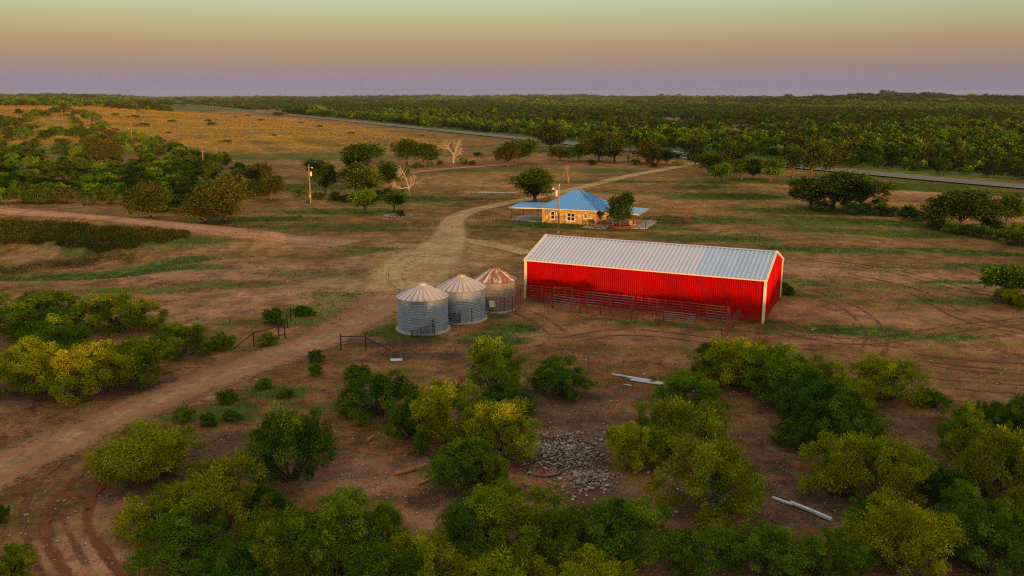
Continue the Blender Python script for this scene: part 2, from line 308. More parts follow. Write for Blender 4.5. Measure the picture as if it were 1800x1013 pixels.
M['tan_road'] = road_mat('gravel_drive', (.44, .27, .115), (.74, .49, .22), (.58, .37, .17), .4)
M['red_road'] = road_mat('red_dirt_road', (.32, .17, .085), (.58, .35, .20), (.42, .17, .08), .6)
M['dam_road'] = road_mat('pink_dirt_road', (.44, .22, .12), (.64, .38, .24), (.40, .19, .10), .5)
M['rut'] = road_mat('red_wheel_ruts', (.32, .15, .08), (.48, .25, .14), (.27, .075, .03), .9)
ribbon('dirt_road', [(-160, 905, 7), (0, 826, 6.6), (150, 758, 6.4), (300, 695, 6.4), (430, 645, 6.6), (540, 607, 6.6), (610, 572, 7), (660, 540, 9), (720, 490, 11)], M['red_road'], (-.42, .34), rw=.14)
ribbon('gravel_drive', [(690, 520, 10), (740, 462, 14), (785, 425, 8), (793, 400, 6.0), (800, 385, 5.4), (830, 371, 4.8), (890, 358, 4.6), (1000, 335, 4.6), (1100, 311, 4.8), (1180, 296, 5.6), (1210, 290, 6)], M['tan_road'], (), lift=.07)
ribbon('gravel_spur', [(770, 418, 5), (830, 425, 4.6), (890, 436, 4.2), (935, 448, 4)], M['tan_road'], (), lift=.06)
ribbon('dam_track', [(-120, 352, 5), (0, 369, 5), (170, 381, 5.2), (330, 398, 6), (450, 411, 7), (560, 424, 9), (620, 430, 9)], M['dam_road'], (-.35, .35), rw=.1)
ribbon('field_track', [(560, 320, 5), (700, 306, 5), (800, 296, 5), (930, 287, 5)], M['dam_road'], (-.4, .4))
M['rut_line'] = road_mat('pressed_red_rut', (.24, .085, .04), (.38, .155, .075), (.24, .08, .036), .7, gap=.55)
M['rut_faint'] = road_mat('faint_wheel_track', (.22, .10, .05), (.34, .17, .09), (.2, .08, .04), .8, gap=.85)
def wheel_pair(path, w, gap, m_, lift=.05):
    for o_ in (-gap/2, gap/2): ribbon('wheel_rut', [(x, y, w) for x, y in path], M[m_], (0.,), lift, 6, off=o_, rw=.5)
wheel_pair([(205, 808), (165, 838), (128, 880), (118, 930), (150, 990), (215, 1070)], .75, 2.0, 'rut_line', .07)
wheel_pair([(150, 800), (95, 850), (75, 900), (92, 960), (140, 1050)], .5, 1.9, 'rut_faint')
wheel_pair([(1380, 500), (1440, 520), (1500, 545), (1540, 585), (1530, 625)], .5, 1.9, 'rut_faint'); wheel_pair([(1350, 560), (1420, 590), (1530, 600), (1700, 575), (1850, 560)], .5, 1.9, 'rut_faint')
wheel_pair([(1600, 640), (1680, 655), (1790, 664), (1900, 668)], .6, 1.9, 'rut_faint'); wheel_pair([(1590, 625), (1690, 638), (1790, 645), (1900, 648)], .6, 2.1, 'rut_faint'); wheel_pair([(1640, 672), (1720, 680), (1790, 684), (1900, 690)], .6, 2.1, 'rut_faint')
wheel_pair([(1470, 480), (1600, 510), (1700, 560), (1830, 590)], .5, 1.9, 'rut_faint'); wheel_pair([(1420, 455), (1560, 475), (1700, 510), (1850, 530)], .5, 1.9, 'rut_faint'); wheel_pair([(905, 545), (945, 560), (985, 590)], .7, 1.8, 'rut_faint')
wheel_pair([(985, 600), (1080, 585), (1180, 590), (1290, 605)], .5, 1.9, 'rut_faint'); wheel_pair([(740, 520), (700, 500), (700, 470), (740, 450), (790, 455)], .5, 2., 'rut_faint', .09)
# paved highway with gravel shoulders and a dashed yellow line
M['asphalt'] = simple('asphalt', (.20, .165, .155), .9, 0, .15, .6)
M['road_paint'] = simple('road_paint', (.7, .68, .6), .8)
yv = np.concatenate([np.arange(150, 400, 6.), np.geomspace(400, 2400, 130)])
def strip(name, off, wid, lift, material, yy=yv):
    xv = hwx(yy); V = []; seg = 4
    for x, y in zip(xv, yy):
        for k in range(seg+1):
            q = x+(off+(k/seg-.5)*wid)*1.12; V.append((q, y, tz(x, y)+lift))
    k = seg+1; return rawmesh(name, V, [(i*k+j, i*k+j+1, (i+1)*k+j+1, (i+1)*k+j) for i in range(len(yy)-1) for j in range(seg)], material, True)
hw = tag(obj('highway', strip('highway', 0, 11, .35, M['asphalt'])), kind='structure')
for o_ in (-4.4, 4.4): obj('edge_line', strip('edge_line', o_, .16, .356, M['road_paint']), hw)

# ---------------------------------------------------------------- vegetation prototypes
def unit(a): return a/np.maximum(np.linalg.norm(a, axis=-1, keepdims=True), 1e-9)
def leafmesh(name, C, D, Ln, Wd, tint, material, g):
    n = len(C); S_ = unit(np.cross(D, g.normal(size=(n, 3)))); Ln = np.asarray(Ln).reshape(-1, 1); Wd = np.asarray(Wd).reshape(-1, 1)
    V = np.stack([C, C+D*Ln*.45+S_*Wd/2, C+D*Ln, C+D*Ln*.45-S_*Wd/2], 1).reshape(-1, 3)
    m = rawmesh(name, V, np.arange(4*n).reshape(n, 4), material); colattr(m, 'tint', np.repeat(tint, 4, 0)); return m
def stems(mb, g, base, tips, r0, bend=.15, n=5, kids=2):
    for t in tips:
        b = Vector(base); t = Vector(t); mid = b.lerp(t, .5)+Vector(g.normal(size=3)*bend)*(t-b).length*.5; mid.z = max(mid.z, .1)
        pts = [b, b.lerp(mid, .5), mid, mid.lerp(t, .5), t]; mb.tube(pts, [r0, r0*.8, r0*.6, r0*.4, r0*.15], n, False)
        for _ in range(kids):
            k = g.uniform(.35, .75); s = pts[2].lerp(t, k); e = s+Vector(g.normal(size=3))*.3*(t-b).length*.6+Vector((0, 0, .15*(t-b).length))
            mb.tube([s, s.lerp(e, .5)+Vector(g.normal(size=3))*.05, e], [r0*.3, r0*.2, r0*.08], 4, False)
def shrub(seed, r=2.4, h=3.2, nl=13, clumps=165, per=150, ll=.165, lw=.036, yel=.3, pods=0., leaf='leaf_y', low=.10):
    """a mesquite: several leaning stems, lobes, feathery rounded sprays that hang a little"""
    g = np.random.default_rng(seed); mb = MB()
    th = g.uniform(0, 2*np.pi, nl); rad = r*np.sqrt(g.uniform(.02, .50, nl)); lr = r*g.uniform(.26, .42, nl)
    lz = h*(.74-.40*(rad/r)**1.5)*g.uniform(.8, 1.12, nl); k = nl//3; rad[-k:] = r*g.uniform(.45, .72, k); lz[-k:] = h*g.uniform(.2, .38, k); th[-k:] = np.arange(k)*2*np.pi/k+g.uniform(-.5, .5, k)
    lc = np.stack([rad*np.cos(th), rad*np.sin(th), lz], 1); lc[0] = (0.1*r, 0, h*.74)
    stems(mb, g, (0, 0, -.15), lc, .07*r/2, .2, 5, 3)
    which = g.choice(nl, clumps, p=lr**2/np.sum(lr**2)); d = unit(g.normal(size=(clumps, 3))+np.array([0, 0, .3]))
    cc = lc[which]+d*lr[which, None]*np.array([1.05, 1.05, .85])*g.uniform(.6, 1.12, (clumps, 1))
    cc[:, 2] = np.maximum(cc[:, 2], low*h*g.uniform(.6, 1.6, clumps))
    n = clumps*per; ci = np.repeat(np.arange(clumps), per); cs = g.uniform(.20, .42, clumps)*r/2.4
    off = unit(g.normal(size=(n, 3)))*(g.random((n, 1))**.45)*cs[ci, None]*np.array([1, 1, .9]); C = cc[ci]+off
    out = unit(unit(off)*.55+unit(cc-np.array([0, 0, h*.3]))[ci]*.25+g.normal(size=(n, 3))*.55+np.array([0, 0, -.22]))
    tint = np.stack([np.clip(yel+g.normal(0, .20, clumps)[ci]+g.normal(0, .10, n), 0, 1), np.clip(g.normal(.5, .20, clumps)[ci]+g.normal(0, .18, n), 0, 1), np.zeros(n)], 1)
    Ln = ll*g.uniform(.6, 1.35, n)*r/2.4; Wd = lw*g.uniform(.7, 1.3, n)*r/2.4
    if pods:
        pk = (g.random(clumps)[ci] < pods) & (g.random(n) < .4); out[pk] = unit(np.array([0, 0, -1.])+g.normal(size=(pk.sum(), 3))*.25); tint[pk, 2] = g.uniform(.4, .95, pk.sum()); Wd[pk] *= .6
    C[:, 2] = np.maximum(C[:, 2], .08)
    return dict(crown=leafmesh('crown', C, out, Ln, Wd, tint, M[leaf], g), stem=mb.mesh('stem', M['bark']), r=r*1.12, h=h*1.03)
def tree(seed, r=2.6, h=6., trunk=.22, nl=12, clumps=150, per=22, ll=.36, leaf='leaf_d', yel=.3, tr=.16, lean=0., flat=.8, low=.13):
    """a tree with one trunk, limbs and an uneven crown of leaf clumps"""
    g = np.random.default_rng(seed); mb = MB(); tp = Vector((lean*h*.3, 0, h*trunk))
    cz = h*(1+trunk)/2; ch = h*(1-trunk)/2
    d = unit(g.normal(size=(nl, 3))); lc = d*np.array([r*.62, r*.62, ch*.6])*g.uniform(.55, 1.2, (nl, 1))+np.array([lean*h*.45, 0, cz]); lr = r*g.uniform(.24, .50, nl)
    mb.tube([(0, 0, -.2), (tp.x*.3, 0, tp.z*.4), tp], [tr*1.35, tr, tr*.85], 7, False)
    stems(mb, g, tp-Vector((0, 0, .1)), lc, tr*.6, .16, 5, 2)
    which = g.choice(nl, clumps, p=lr**2/np.sum(lr**2)); dd = unit(g.normal(size=(clumps, 3))+np.array([0, 0, .2]))
    cc = lc[which]+dd*lr[which, None]*np.array([1, 1, flat])*g.uniform(.5, 1.1, (clumps, 1)); cc[:, 2] = np.maximum(cc[:, 2], h*low*g.uniform(.8, 1.2, clumps))
    n = clumps*per; ci = np.repeat(np.arange(clumps), per); off = g.normal(size=(n, 3))*g.uniform(.16, .34, clumps)[ci, None]*r/2.4; C = cc[ci]+off
    out = unit(unit(cc-np.array([0, 0, cz]))[ci]*.6+unit(off)*.6+g.normal(size=(n, 3))*.5)
    tint = np.stack([np.clip(yel+g.normal(0, .16, clumps)[ci]+g.normal(0, .12, n), 0, 1), np.clip(g.normal(.5, .2, clumps)[ci]+g.normal(0, .18, n), 0, 1), np.zeros(n)], 1)
    return dict(crown=leafmesh('crown', C, out, ll*g.uniform(.6, 1.2, n), ll*.5*g.uniform(.7, 1.3, n), tint, M[leaf], g), stem=mb.mesh('trunk', M['bark']), r=r*1.06, h=h*1.02)
def dead_tree(seed, h=7., spread=.6, depth=4, trunk=.25, r0=.22, mname='deadwood'):
    g = np.random.default_rng(seed); mb = MB(); twigs = MB()
    def grow(p, d, ln, r, k):
        q = p+d*ln; m_ = p.lerp(q, .5)+Vector(g.normal(size=3))*ln*.07; (mb if k > 1 else twigs).tube([p, m_, q], [r, r*.8, r*.62], 6 if k > 2 else 4, k == 0)
        if k == 0: return
        for _ in range(3 if k > 1 else 4):
            e = (d+Vector(g.normal(size=3))*spread*.75+Vector((0, 0, .10))).normalized(); grow(q if g.random() < .6 else m_, e, ln*g.uniform(.62, .85), r*.58, k-1)
    grow(Vector((0, 0, -.2)), Vector((.06, 0, 1)).normalized(), h*trunk+.2, r0, depth)
    return mb.mesh('trunk', M[mname]), twigs.mesh('branches', M[mname])
SY = [shrub(10+i, yel=.30+.06*i, pods=.25*(i % 3), leaf='leaf_y') for i in range(5)]
SG = [shrub(30+i, yel=.25+.08*i, leaf='leaf_g') for i in range(4)]
SM = [shrub(50+i, r=2.0, h=2.6, nl=9, clumps=80, per=36, ll=.30, lw=.12, yel=.2+.12*i, leaf=('leaf_g', 'leaf_d')[i % 2]) for i in range(4)]      # seen from afar
SB = [shrub(60+i, r=2.0, h=2.2, nl=7, clumps=50, per=22, ll=.40, lw=.16, yel=.3, leaf='leaf_b') for i in range(2)]
TO = [tree(70+i, yel=.2+.1*i, per=30) for i in range(4)]
TB = [tree(80+i, leaf='leaf_b', yel=.3, lean=.12*i, r=2.8, h=5.2, trunk=.2, per=30) for i in range(2)]
TG = [tree(90+i, leaf='leaf_g', yel=.2, trunk=.30, r=2.4, h=5, per=30, low=.32) for i in range(2)]
TBIG = [tree(95, r=3.6, h=6.6, trunk=.2, nl=14, clumps=230, per=34, ll=.36, tr=.3, yel=.28), tree(96, r=2.6, h=6, trunk=.18, nl=14, clumps=210, per=34, ll=.34, low=.08, yel=.4)]
FAR = [tree(100+i, r=2.6, h=4.6, trunk=.12, nl=7, clumps=34, per=13, ll=.85, leaf=('leaf_d', 'leaf_d', 'leaf_b', 'leaf_g', 'leaf_g')[i], yel=.18+.04*i, low=.05) for i in range(5)]
def plant(name, P, pos, sx, sy, sz, label, cat, group=None, rz=None, stem='stem', seed=0):
    o = empty(name, pos, label, cat, group, rz if rz is not None else (seed*2.399) % 6.283)
    s = (sx, sy, sz); obj(stem, P['stem'], o, scale=s); obj('crown', P['crown'], o, scale=s); return o

# ---------------------------------------------------------------- near mesquite shrubs: (x, bottom y, width, top y, kind, label)
NEAR = [
 (70, 603, 190, 514, 'g', 'broad dark green shrub behind the yellow mesquites at the left edge'),
 (213, 592, 135, 504, 'y', 'rounded yellow-green mesquite standing highest in the left shrub clump'),
 (320, 634, 95, 565, 'g', 'olive green shrub at the road end of the left clump'),
 (45, 700, 140, 592, 'y', 'pale yellow mesquite at the left edge above the dirt road'),
 (140, 712, 150, 600, 'y', 'yellow mesquite in the middle of the roadside row'),
 (240, 680, 140, 588, 'y', 'yellow-green mesquite between the roadside row and the olive shrub'),
 (392, 618, 46, 584, 'g', 'small green bush below the sloping fence brace'),
 (471, 609, 38, 586, 'g', 'low green bush between the brace post and the braced gate posts'),
 (482, 574, 44, 541, 'g', 'green bush just behind the braced gate posts'),
 (534, 557, 40, 537, 'g', 'low bush beside the short end post of the fence'),
 (556, 640, 28, 613, 'g', 'small weed bush on the road verge, upper of two'),
 (556, 662, 26, 638, 'g', 'small weed bush on the road verge, lower of two'),
 (628, 668, 52, 640, 'g', 'low dark bush left of the pale metal sheet'),
 (465, 686, 30, 664, 'g', 'low green weed clump beside the road, nearest the verge bushes'),
 (503, 700, 32, 681, 'g', 'flat green weed clump on the bare ground right of the road'),
 (325, 745, 40, 715, 'g', 'weed clump at the lower edge of the road behind a yellow shrub'),
 (368, 752, 32, 726, 'g', 'weed clump on open ground above the tall green mesquite'),
 (408, 742, 34, 720, 'g', 'weed clump on open ground, right of two alike'),
 (400, 712, 38, 684, 'g', 'sparse weed bush growing along the road edge'),
 (256, 858, 180, 728, 'y', 'yellow mesquite right beside the curving wheel ruts'),
 (513, 862, 142, 712, 'g', 'tall rounded green mesquite standing alone on red soil'),
 (280, 955, 130, 850, 'y', 'yellow mesquite in the lower left clump, on its left side'),
 (400, 950, 160, 802, 'y', 'tallest yellow mesquite of the lower left clump'),
 (318, 1022, 160, 915, 'g', 'green mesquite at the foot of the lower left clump'),
 (465, 915, 85, 858, 'g', 'dull green low shrub right of the tallest yellow mesquite'),
 (500, 1050, 150, 890, 'y', 'yellowish mesquite at the bottom edge left of the large green one'),
 (600, 1040, 190, 866, 'g', 'large green mesquite at the bottom edge left of the middle'),
 (672, 1000, 100, 885, 'g', 'dark green side shrub of the large green mesquite'),
 (664, 742, 125, 653, 'g', 'dense green shrub below the pale metal sheet'),
 (722, 775, 80, 696, 'g', 'light green shrub against the yellow mesquite near the rubble'),
 (785, 785, 150, 663, 'y', 'bright yellow mesquite left of the rubble pile'),
 (868, 695, 112, 598, 'g', 'tall green shrub in front of the yard below the grain bins'),
 (885, 745, 105, 676, 'g', 'green shrub at the foot of the tall one below the bins'),
 (892, 812, 135, 698, 'y', 'mesquite hung with yellow pods beside the rubble pile'),
 (988, 702, 112, 626, 'g', 'round green shrub standing in front of the wire fence'),
 (815, 865, 130, 772, 'g', 'bright green shrub beside the fallen orange log'),
 (868, 858, 55, 785, 'y', 'slim yellowish shrub between the green shrub and the rubble'),
 (742, 802, 38, 752, 'g', 'small green sapling below the light green shrub'),
 (900, 1020, 190, 850, 'y', 'big yellow mesquite at the bottom centre below the rubble'),
 (822, 1020, 120, 885, 'g', 'green mesquite left of the big bottom centre one'),
 (985, 1010, 110, 880, 'y', 'yellow-green mesquite right of the big bottom centre one'),
 (1100, 1020, 180, 868, 'g', 'broad green mesquite below the right end of the rubble'),
 (755, 1060, 150, 945, 'y', 'yellow mesquite cut by the bottom edge left of centre'),
 (880, 1075, 160, 975, 'y', 'yellow mesquite cut by the bottom edge below the big one'),
 (1122, 838, 105, 738, 'y', 'yellow mesquite touching the right end of the rubble'),
 (1195, 825, 140, 690, 'y', 'tall yellow-green mesquite right of the rubble pile'),
 (1205, 730, 120, 652, 'g', 'green shrub in front of the pale pipes'),
 (1245, 940, 185, 780, 'y', 'large round mesquite hung with yellow pods above the lower pipe'),
 (1255, 668, 85, 602, 'g', 'green shrub left end of the thicket below the barn'),
 (1300, 690, 120, 588, 'y', 'tallest yellow-tipped shrub of the thicket below the barn'),
 (1370, 705, 140, 606, 'g', 'wide olive shrub in the middle of the thicket below the barn'),
 (1440, 700, 100, 622, 'y', 'olive shrub at the right end of the thicket below the barn'),
 (1425, 775, 130, 668, 'g', 'green shrub in front of the thicket below the barn'),
 (1490, 800, 120, 690, 'g', 'dark green shrub at the right foot of the thicket'),
 (1558, 716, 130, 626, 'y', 'open mesquite with visible stems right of the thicket'),
 (1640, 722, 60, 684, 'g', 'low green shrub right of the open stemmed mesquite'),
 (1385, 792, 62, 738, 'g', 'dull low shrub in the shade below the thicket'),
 (1470, 885, 140, 760, 'y', 'yellow-green mesquite above the lower pipe end, left of a pair'),
 (1550, 900, 130, 766, 'y', 'yellow-green mesquite above the lower pipe end, right of a pair'),
 (1690, 812, 85, 712, 'g', 'dark green shrub left of the far right yellow mesquite'),
 (1738, 770, 66, 706, 'g', 'dark shrub behind the far right yellow mesquite'),
 (1788, 790, 72, 696, 'g', 'dark green shrub cut by the right edge beside the ploughed tracks'),
 (1728, 890, 140, 742, 'y', 'tall yellow mesquite near the right edge'),
 (1795, 895, 90, 740, 'y', 'yellow mesquite cut by the right edge'),
 (1645, 890, 95, 816, 'g', 'low green shrub between two yellow mesquites at the right'),
 (1345, 1022, 150, 924, 'g', 'light green mesquite at the bottom edge below the lower pipe'),
 (1465, 1022, 120, 932, 'g', 'green mesquite at the bottom edge right of the lower pipe'),
 (1570, 1020, 165, 872, 'y', 'yellowish mesquite reaching the bottom edge right of centre'),
 (1640, 970, 80, 900, 'y', 'small yellow mesquite leaning on the yellowish bottom one'),
 (1735, 1030, 150, 890, 'g', 'dark green mesquite in the bottom right corner'),
 (1800, 1010, 110, 900, 'g', 'green mesquite cut by the right edge near the bottom corner'),
 (18, 1040, 95, 958, 'y', 'small yellow mesquite in the bottom left corner'),
 (0, 925, 40, 886, 'g', 'small green bush cut by the left edge above the corner'),
 (1405, 735, 110, 645, 'g', 'olive shrub in the second row of the thicket below the barn'),
 (1475, 735, 100, 652, 'y', 'yellow-tipped shrub closing the second row of the thicket'),
 (1690, 965, 115, 858, 'g', 'green shrub between the yellowish bottom mesquite and the right edge'),
 (1785, 960, 100, 850, 'y', 'yellowish shrub at the right edge above the bottom corner'),
 (1540, 975, 110, 872, 'g', 'green shrub below the pair above the lower pipe end'),
 (1235, 1030, 130, 930, 'g', 'green shrub at the bottom edge right of the broad green mesquite'),
 (1035, 1065, 150, 955, 'y', 'yellow mesquite cut by the bottom edge right of centre'),
 (680, 1075, 150, 955, 'g', 'green mesquite cut by the bottom edge between the green and yellow ones'),
 (420, 1070, 150, 955, 'g', 'green mesquite cut by the bottom edge in the lower left clump'),
 (1340, 660, 80, 600, 'g', 'green shrub at the back of the thicket below the barn'),
 (100, 640, 110, 560, 'g', 'green shrub between the broad dark one and the yellow roadside row'),
 (1378, 520, 34, 497, 'g', 'small dark bush against the far corner of the red barn'),
 (1778, 540, 62, 504, 'y', 'yellowish bush under the thin tree by the right edge'),
]
for i, (px, by, w, ty, k, lab) in enumerate(NEAR):
    p = at(px, by); r = w*dep(p)/F/2; q = Vector((p.x*(1+.6*r/max(p.y, 1)), p.y+.6*r, 0)); q.z = tz(q.x, q.y)
    h = max(zat(q.y+.05*r, ty)-q.z, .35*r); r = w*dep(q)/F/2
    P = (SY[i % 5] if k == 'y' else SG[i % 4]); s = r/P['r']*(1.28 if w > 60 else 1.2)
    plant('mesquite_shrub' if w > 60 else 'low_bush', P, q, s, s, h/P['h'], lab, 'shrub', 'shrubs near the farmyard', seed=i)
# thin leaning tree by the right edge
# ---------------------------------------------------------------- trees further off: (x, trunk foot y, width, top y, prototypes, label)
FARTREES = [
 (1770, 528, 74, 466, TG[0], 'thin open crowned tree by the right edge of the yard'),
 (265, 384, 68, 324, TB[0], 'round brownish tree on a pale trunk beside the dam track'),
 (362, 393, 84, 346, TB[0], 'low brownish tree on the dam track, left of a leaning pair'),
 (396, 391, 76, 316, TB[1], 'taller leaning tree on the dam track, right of a pair'),
 (184, 290, 56, 243, TB[0], 'brown tree with an orange lit trunk in the left brush'),
 (450, 328, 44, 288, TB[1], 'upright tree behind the one left of the transformer pole'),
 (476, 352, 52, 310, TB[0], 'broad low tree left of the transformer pole'),
 (572, 342, 44, 286, TO[0], 'narrow dark tree right beside the transformer pole'),
 (562, 318, 40, 280, TO[1], 'dark tree behind the narrow one at the transformer pole'),
 (637, 312, 62, 248, TO[2], 'tall dark tree at the back of the double tree'),
 (635, 352, 76, 276, TO[3], 'dense green tree at the front of the double tree'),
 (687, 334, 44, 282, TO[1], 'dark round tree between the double tree and the nearer dead tree'),
 (715, 292, 48, 242, TO[0], 'dark tree with a lit trunk, left of a pair at the field edge'),
 (746, 292, 50, 249, TO[2], 'dark rounded tree, right of a pair at the field edge'),
 (642, 377, 46, 331, TG[0], 'young tree on a slim trunk left of the stone ring'),
 (693, 372, 40, 333, TG[1], 'young tree rising beside the stone ring'),
 (893, 293, 40, 252, TB[0], 'brownish tree standing left of its twin beyond the gravel drive'),
 (912, 288, 52, 244, TO[1], 'green tree beyond the gravel drive, right of its brownish twin'),
 (968, 266, 56, 210, TO[3], 'tallest dark tree beside the highway'),
 (985, 282, 30, 258, TB[1], 'small brown bushy tree below the tallest highway tree'),
 (1018, 284, 42, 252, TO[0], 'low dark tree right of the tallest highway tree'),
 (1052, 284, 50, 236, TB[1], 'brown tree left of the bare tree by the highway'),
 (1080, 286, 46, 240, TO[2], 'dark tree directly left of the bare highway tree'),
 (1136, 288, 46, 246, TB[0], 'brownish tree over the small shed by the gate'),
 (1172, 290, 36, 262, TO[1], 'low tree left of the white gate'),
 (1222, 292, 36, 260, TO[0], 'tree right of the white gate at the drive end'),
 (1246, 308, 48, 268, TO[2], 'green tree second right of the white gate'),
 (1268, 322, 38, 286, TG[0], 'small light tree in front of the right tree row'),
 (1284, 302, 46, 252, TO[1], 'dark tree at the back of the right tree row'),
 (1303, 316, 54, 272, TO[3], 'broad tree in the right tree row with low limbs'),
 (1326, 314, 40, 280, TB[1], 'brownish tree right of the broad one in the row'),
 (1354, 320, 42, 280, TG[1], 'small round tree with a pale trunk alone in the row'),
 (1393, 312, 50, 254, TO[0], 'tall dark tree with a lit trunk near the highway, left one'),
 (1426, 310, 54, 246, TO[2], 'tallest tree of the right row with a lit trunk'),
 (1452, 308, 44, 256, TB[0], 'brown crowned tree at the end of the right row'),
 (1425, 366, 74, 308, TO[3], 'dark oak at the left of the big clump in the pasture'),
 (1465, 370, 86, 299, TO[0], 'biggest dark oak in the pasture clump'),
 (1512, 370, 72, 303, TO[1], 'dark oak at the right of the pasture clump'),
 (1655, 402, 66, 342, TO[2], 'dark tree with pale stems at the ditch, left end'),
 (1690, 404, 90, 332, TO[0], 'wide dark tree at the ditch, middle one'),
 (1728, 402, 60, 340, TO[3], 'dark tree at the ditch, right of the wide one'),
 (1769, 396, 50, 342, TO[1], 'round dark tree standing apart by the ditch at the right'),
 (572, 211, 24, 193, TO[1], 'round tree beside the highway bend far off'),
 (490, 206, 20, 197, TO[0], 'small roadside tree left of the far round one'),
]
for i, (px, by, w, ty, P, lab) in enumerate(FARTREES):
    p = at(px, by); r = w*dep(p)/F/2; h = zat(p.y, ty)-p.z; s = r/P['r']*1.32
    plant('tree', P, p, s, s, h/P['h'], lab, 'tree', None, seed=i+3, stem='trunk')
p = at(940, 357); P = TBIG[0]; plant('oak_tree', P, p, 5.5/P['r'], 5.2/P['r'], (zat(p.y, 295))/P['h'], 'large dark oak behind the open porch of the stone house', 'tree', rz=1.1, stem='trunk')
p = at(1090, 402); P = TBIG[1]; plant('shade_tree', P, p, 2.95/P['r'], 2.95/P['r'], (zat(p.y, 336))/P['h'], 'bushy tree in a ring planter in front of the stone house', 'tree', rz=.4, stem='trunk')
for i, (px, by, ty, sp, lab) in enumerate([(797, 287, 238, .72, 'orange lit bare dead tree at the edge of the field'), (719, 347, 293, .72, 'pale bare dead tree with a forked trunk in the pasture'),
        (1104, 284, 240, .62, 'bare grey tree by the highway near the gate'), (999, 322, 288, .8, 'bare pinkish treetop showing behind the oak')]):
    p = at(px, by); h = zat(p.y, ty)-p.z; tr, br = dead_tree(7+i, h*1.25, sp, 5, .24, h*.034, 'deadwood' if i < 2 else 'twig'); o = empty('dead_tree', p, lab, 'tree', 'dead trees', rz=i*1.3); obj('trunk', tr, o); tag(obj('branches', br, o), kind='stuff')

# ---------------------------------------------------------------- left hand brush and the mounds of the golden field
g = np.random.default_rng(21); placed = []
def scatter(poly, n, mind, fn, tries=6000):
    k = 0
    for _ in range(tries):
        if k >= n: break
        px, py = fn(); p = at(px, py)
        if any((p.x-a)**2+(p.y-b)**2 < (mind*(1+.0012*p.y))**2 for a, b in placed): continue
        placed.append((p.x, p.y)); k += 1; yield p, px, py
def brush():
    while True:
        px = g.uniform(-40, 480); py = 195+185*g.random()**.8
        top = 190+ (0 if px < 130 else (px-130)*.34); bot = 372 if px < 330 else 372-(px-330)*.22
        if px < 260 and py > 360: continue
        if top+4 < py < bot and py < 362+.05*px and not (185 < px < 330 and py < 232): return px, py
ORD = 'first second third fourth fifth sixth seventh eighth ninth tenth eleventh twelfth thirteenth fourteenth fifteenth sixteenth seventeenth eighteenth nineteenth twentieth twenty-first twenty-second twenty-third twenty-fourth twenty-fifth twenty-sixth twenty-seventh twenty-eighth'.split()
n_ = 0; BRUSH = []
for p, px, py in scatter(None, 290, 2.8, brush):
    s = g.uniform(1.1, 2.05)*(1 if py > 250 else 1.3); P = SM[int(g.integers(4))] if g.random() < .9 else SB[int(g.integers(2))]
    z = ('green mesquite shrub in the dense brush above the dam track' if py > 300 else 'mesquite shrub on the sunlit left slope beside the golden field' if py < 245 else 'mesquite shrub in the middle of the left brush below the slope')
    if P in SB: z = z.replace('green ', '').replace('mesquite', 'brownish mesquite')
    BRUSH.append((px, py, plant('brush_shrub', P, p, s, s, s*g.uniform(.6, .9), z, 'shrub', z.replace('shrub', 'shrubs'), seed=n_))); n_ += 1
taken = set()                                        # those next to a landmark are named by it
for lx, ly, lname in ((265, 384, 'round brownish tree by the dam track'), (380, 393, 'leaning tree pair on the dam track'), (184, 290, 'brown tree with the orange lit trunk'), (450, 328, 'upright tree behind the broad low one'), (476, 352, 'broad low tree by the transformer pole'),
                      (233, 253, 'lit pole with the cross arm'), (358, 296, 'lit pole at the brush edge'), (159, 226, 'far pole at the upper brush edge')):
    for word, dx, dy in (('left of', -1, 0), ('right of', 1, 0), ('behind', 0, -1), ('in front of', 0, 1)):
        best = sorted((math.hypot(px-lx, 2*(py-ly)), k) for k, (px, py, o) in enumerate(BRUSH) if k not in taken and ((px-lx)*dx+2*(py-ly)*dy) > .75*math.hypot(px-lx, 2*(py-ly)))
        if best and best[0][0] < 70: k = best[0][1]; taken.add(k); BRUSH[k][2]['label'] = 'mesquite shrub next '+({'left of': 'on the left to', 'right of': 'on the right to', 'behind': 'behind', 'in front of': 'in front of'}[word])+' the '+lname
placed = []
MOUND = [(160, 222), (135, 212), (305, 258), (305, 215), (235, 207), (182, 218), (365, 214), (375, 220), (480, 239), (395, 251), (416, 207), (433, 206), (560, 224), (740, 240), (250, 222), (200, 230), (530, 217), (460, 213), (295, 235), (355, 198), (290, 195), (620, 236), (880, 262), (205, 203), (245, 196), (115, 205)]
MOUND.sort()
for i, (px, py) in enumerate(MOUND):
    p = at(px, py); s = g.uniform(.55, 1.1)*(1 if py > 230 else 1.5)
    plant('low_thicket', SB[i % 2], p, s*1.6, s, s*.55, 'low dark reddish thicket on the golden field, %s from the left' % ORD[i], 'thicket', 'low thickets on the golden field', seed=i, rz=g.uniform(-.4, .4))
# hedge along the ditch on the right, weedy growth by the trees in the middle
DITCH = [(1500, 377), (1522, 374), (1545, 379), (1568, 381), (1590, 386), (1612, 388), (1632, 396), (1650, 404), (1672, 410), (1700, 414), (1725, 418), (1748, 422), (1772, 428), (1796, 432), (1545, 368), (1600, 376), (1745, 408), (1785, 415)]
DITCH.sort()
for i, (px, py) in enumerate(DITCH):
    p = at(px, py); s = g.uniform(.8, 1.15); plant('ditch_shrub', SM[i % 4], p, s*1.2, s, s*.8, 'low green shrub in the ditch line, %s from its left end' % ORD[i], 'shrub', 'shrubs along the ditch', seed=i)
MIDB = [(590, 352), (610, 356), (660, 350), (560, 350), (700, 318), (755, 292), (775, 290), (815, 288), (840, 276), (870, 272), (830, 290), (525, 345), (1000, 278), (1040, 290), (1115, 290), (1150, 294), (1190, 292), (735, 296), (680, 345), (1490, 364), (1448, 372)]
